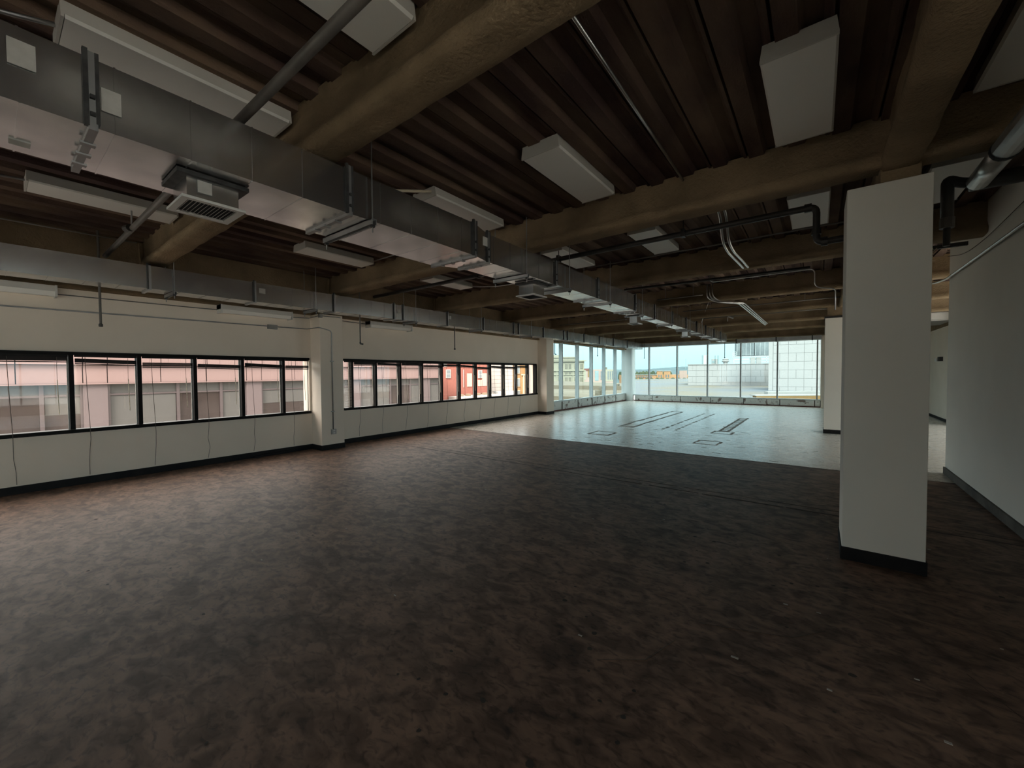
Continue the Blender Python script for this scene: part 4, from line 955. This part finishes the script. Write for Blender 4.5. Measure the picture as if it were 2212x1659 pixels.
# distant low brick school
L0 = Vector((-56.5, 145.5, 0)); L1 = Vector((-38.67, 159.15, 0)); dv = L1 - L0
r, S = far_building('brick_school', 'long low tan brick building in front of the wooded hill', (L0.x, L0.y), dv, dv.length, 12, -14, .5, 'obrick')
Ls = dv.length
S(10.8, 12.9, -1, 1.9, .3, 'tower_block', 'obrick'); S(13.4, 15.8, -1, 1.85, .3, 'tower_block', 'obrick'); S(19.2, 22, -1, 2.0, .3, 'tower_block', 'pinkb')
S(10.6, 13.1, 1.85, 2.05, .5, 'coping', 'white'); S(13.2, 16.0, 1.8, 2.0, .5, 'coping', 'white'); S(-2, 10.8, .4, .6, .3, 'coping', 'white')
for u in [x * .75 + 1 for x in range(11)] + [11.3, 12.2, 14.0, 14.9]: S(u, u + .4, -.5, 0 if u < 10 else .5, .36, 'pane', 'winpane')

# ---- trees and hills
def blob_mesh(nm, seed, rx, ry, rz):
    b = MB(); n, mm = 12, 8
    for i in range(mm + 1):
        th = math.pi * i / mm
        for j in range(n):
            ph = 2 * math.pi * j / n; v = Vector((math.sin(th) * math.cos(ph), math.sin(th) * math.sin(ph), math.cos(th)))
            k = 1 + .35 * mnoise.noise(v * 2.2 + Vector((seed, 0, 0)))
            b.v.append((v.x * rx * k, v.y * ry * k, v.z * rz * k))
    for i in range(mm):
        for j in range(n): b.f.append((i * n + j, (i + 1) * n + j, (i + 1) * n + (j + 1) % n, i * n + (j + 1) % n))
    me = bpy.data.meshes.new(nm); me.from_pydata(b.v, [], b.f); me.update(); me.materials.append(MT['tree']); return me
crowns = [blob_mesh('crown', s * 5.1, .95, .95, 1.5) for s in range(3)]
trunk = MB().tube([(0, 0, -14), (0, 0, -1)], .25, 6).build('trunk', MT['joint']); tme = trunk.data; bpy.data.objects.remove(trunk)
k = 0
for i in range(12):
    p = L0 + dv * (.10 + i / 11.0 * .95) + Vector((2.0, -3.5, 0)) + Vector((random.uniform(-.2, .2), random.uniform(-.2, .2), 0))
    t = thing('tree', (p.x, p.y, 0), 'green tree in the row before the low tan brick building', 'tree', 'trees before the brick building')
    c = bpy.data.objects.new('crown', crowns[i % 3]); COL.objects.link(c); c.parent = t; c.location = (0, 0, -1.6 + random.uniform(-.2, .15)); c.scale = (1, 1, .62)
    q = bpy.data.objects.new('trunk', tme); COL.objects.link(q); q.parent = t
for i in range(16):
    p = L0 + dv * (.16 + i / 15.0 * .95) + Vector((-14, 18, 0)) + Vector((random.uniform(-.2, .2), random.uniform(-.2, .2), 0))
    t = thing('tree', (p.x, p.y, 0), 'hazy green tree behind the low tan brick building', 'tree', 'trees behind the brick building')
    c = bpy.data.objects.new('crown', crowns[i % 3]); COL.objects.link(c); c.parent = t; c.location = (0, 0, -.5 + random.uniform(-.3, .6)); c.scale = (1.0, 1.0, 1.25)
    q = bpy.data.objects.new('trunk', tme); COL.objects.link(q); q.parent = t
b = MB(); nU, nV = 90, 6
A = Vector((-330, 420, 0)); D = Vector((240, 190, 0)); N = Vector((-D.y, D.x, 0)).normalized()
for i in range(nU + 1):
    u = i / nU
    hgt = 5.6 + 3.8 * max(0, min(1, (u - .55) / .2)) + 1.0 * mnoise.noise(Vector((u * 9, 3, 0)))
    for j in range(nV + 1):
        v = j / nV
        z = -14 + (hgt + 14 + .8 * mnoise.noise(Vector((u * 70, v * 3, 1))) + .5 * mnoise.noise(Vector((u * 160, v * 5, 4)))) * math.sin(v * math.pi / 2)
        p = A + D * u * 1.15 + N * v * 60; b.v.append((p.x, p.y, z))
for i in range(nU):
    for j in range(nV): a = i * (nV + 1) + j; b.f.append((a, a + nV + 1, a + nV + 2, a + 1))
tag(b.build('hill', MT['hill'], smooth=True), 'blue-green wooded hill on the horizon', 'hill', kind='structure')
am = thing('radio_mast', (-126, 508, 5), 'thin radio mast standing on the far hill', 'mast')
MB().tube([(-126, 508, 5), (-126, 508, 17.2)], .25, 5).tube([(-123.5, 510, 5), (-123.5, 510, 12.5)], .2, 5).build('mast_pole', MT['teal'], am)
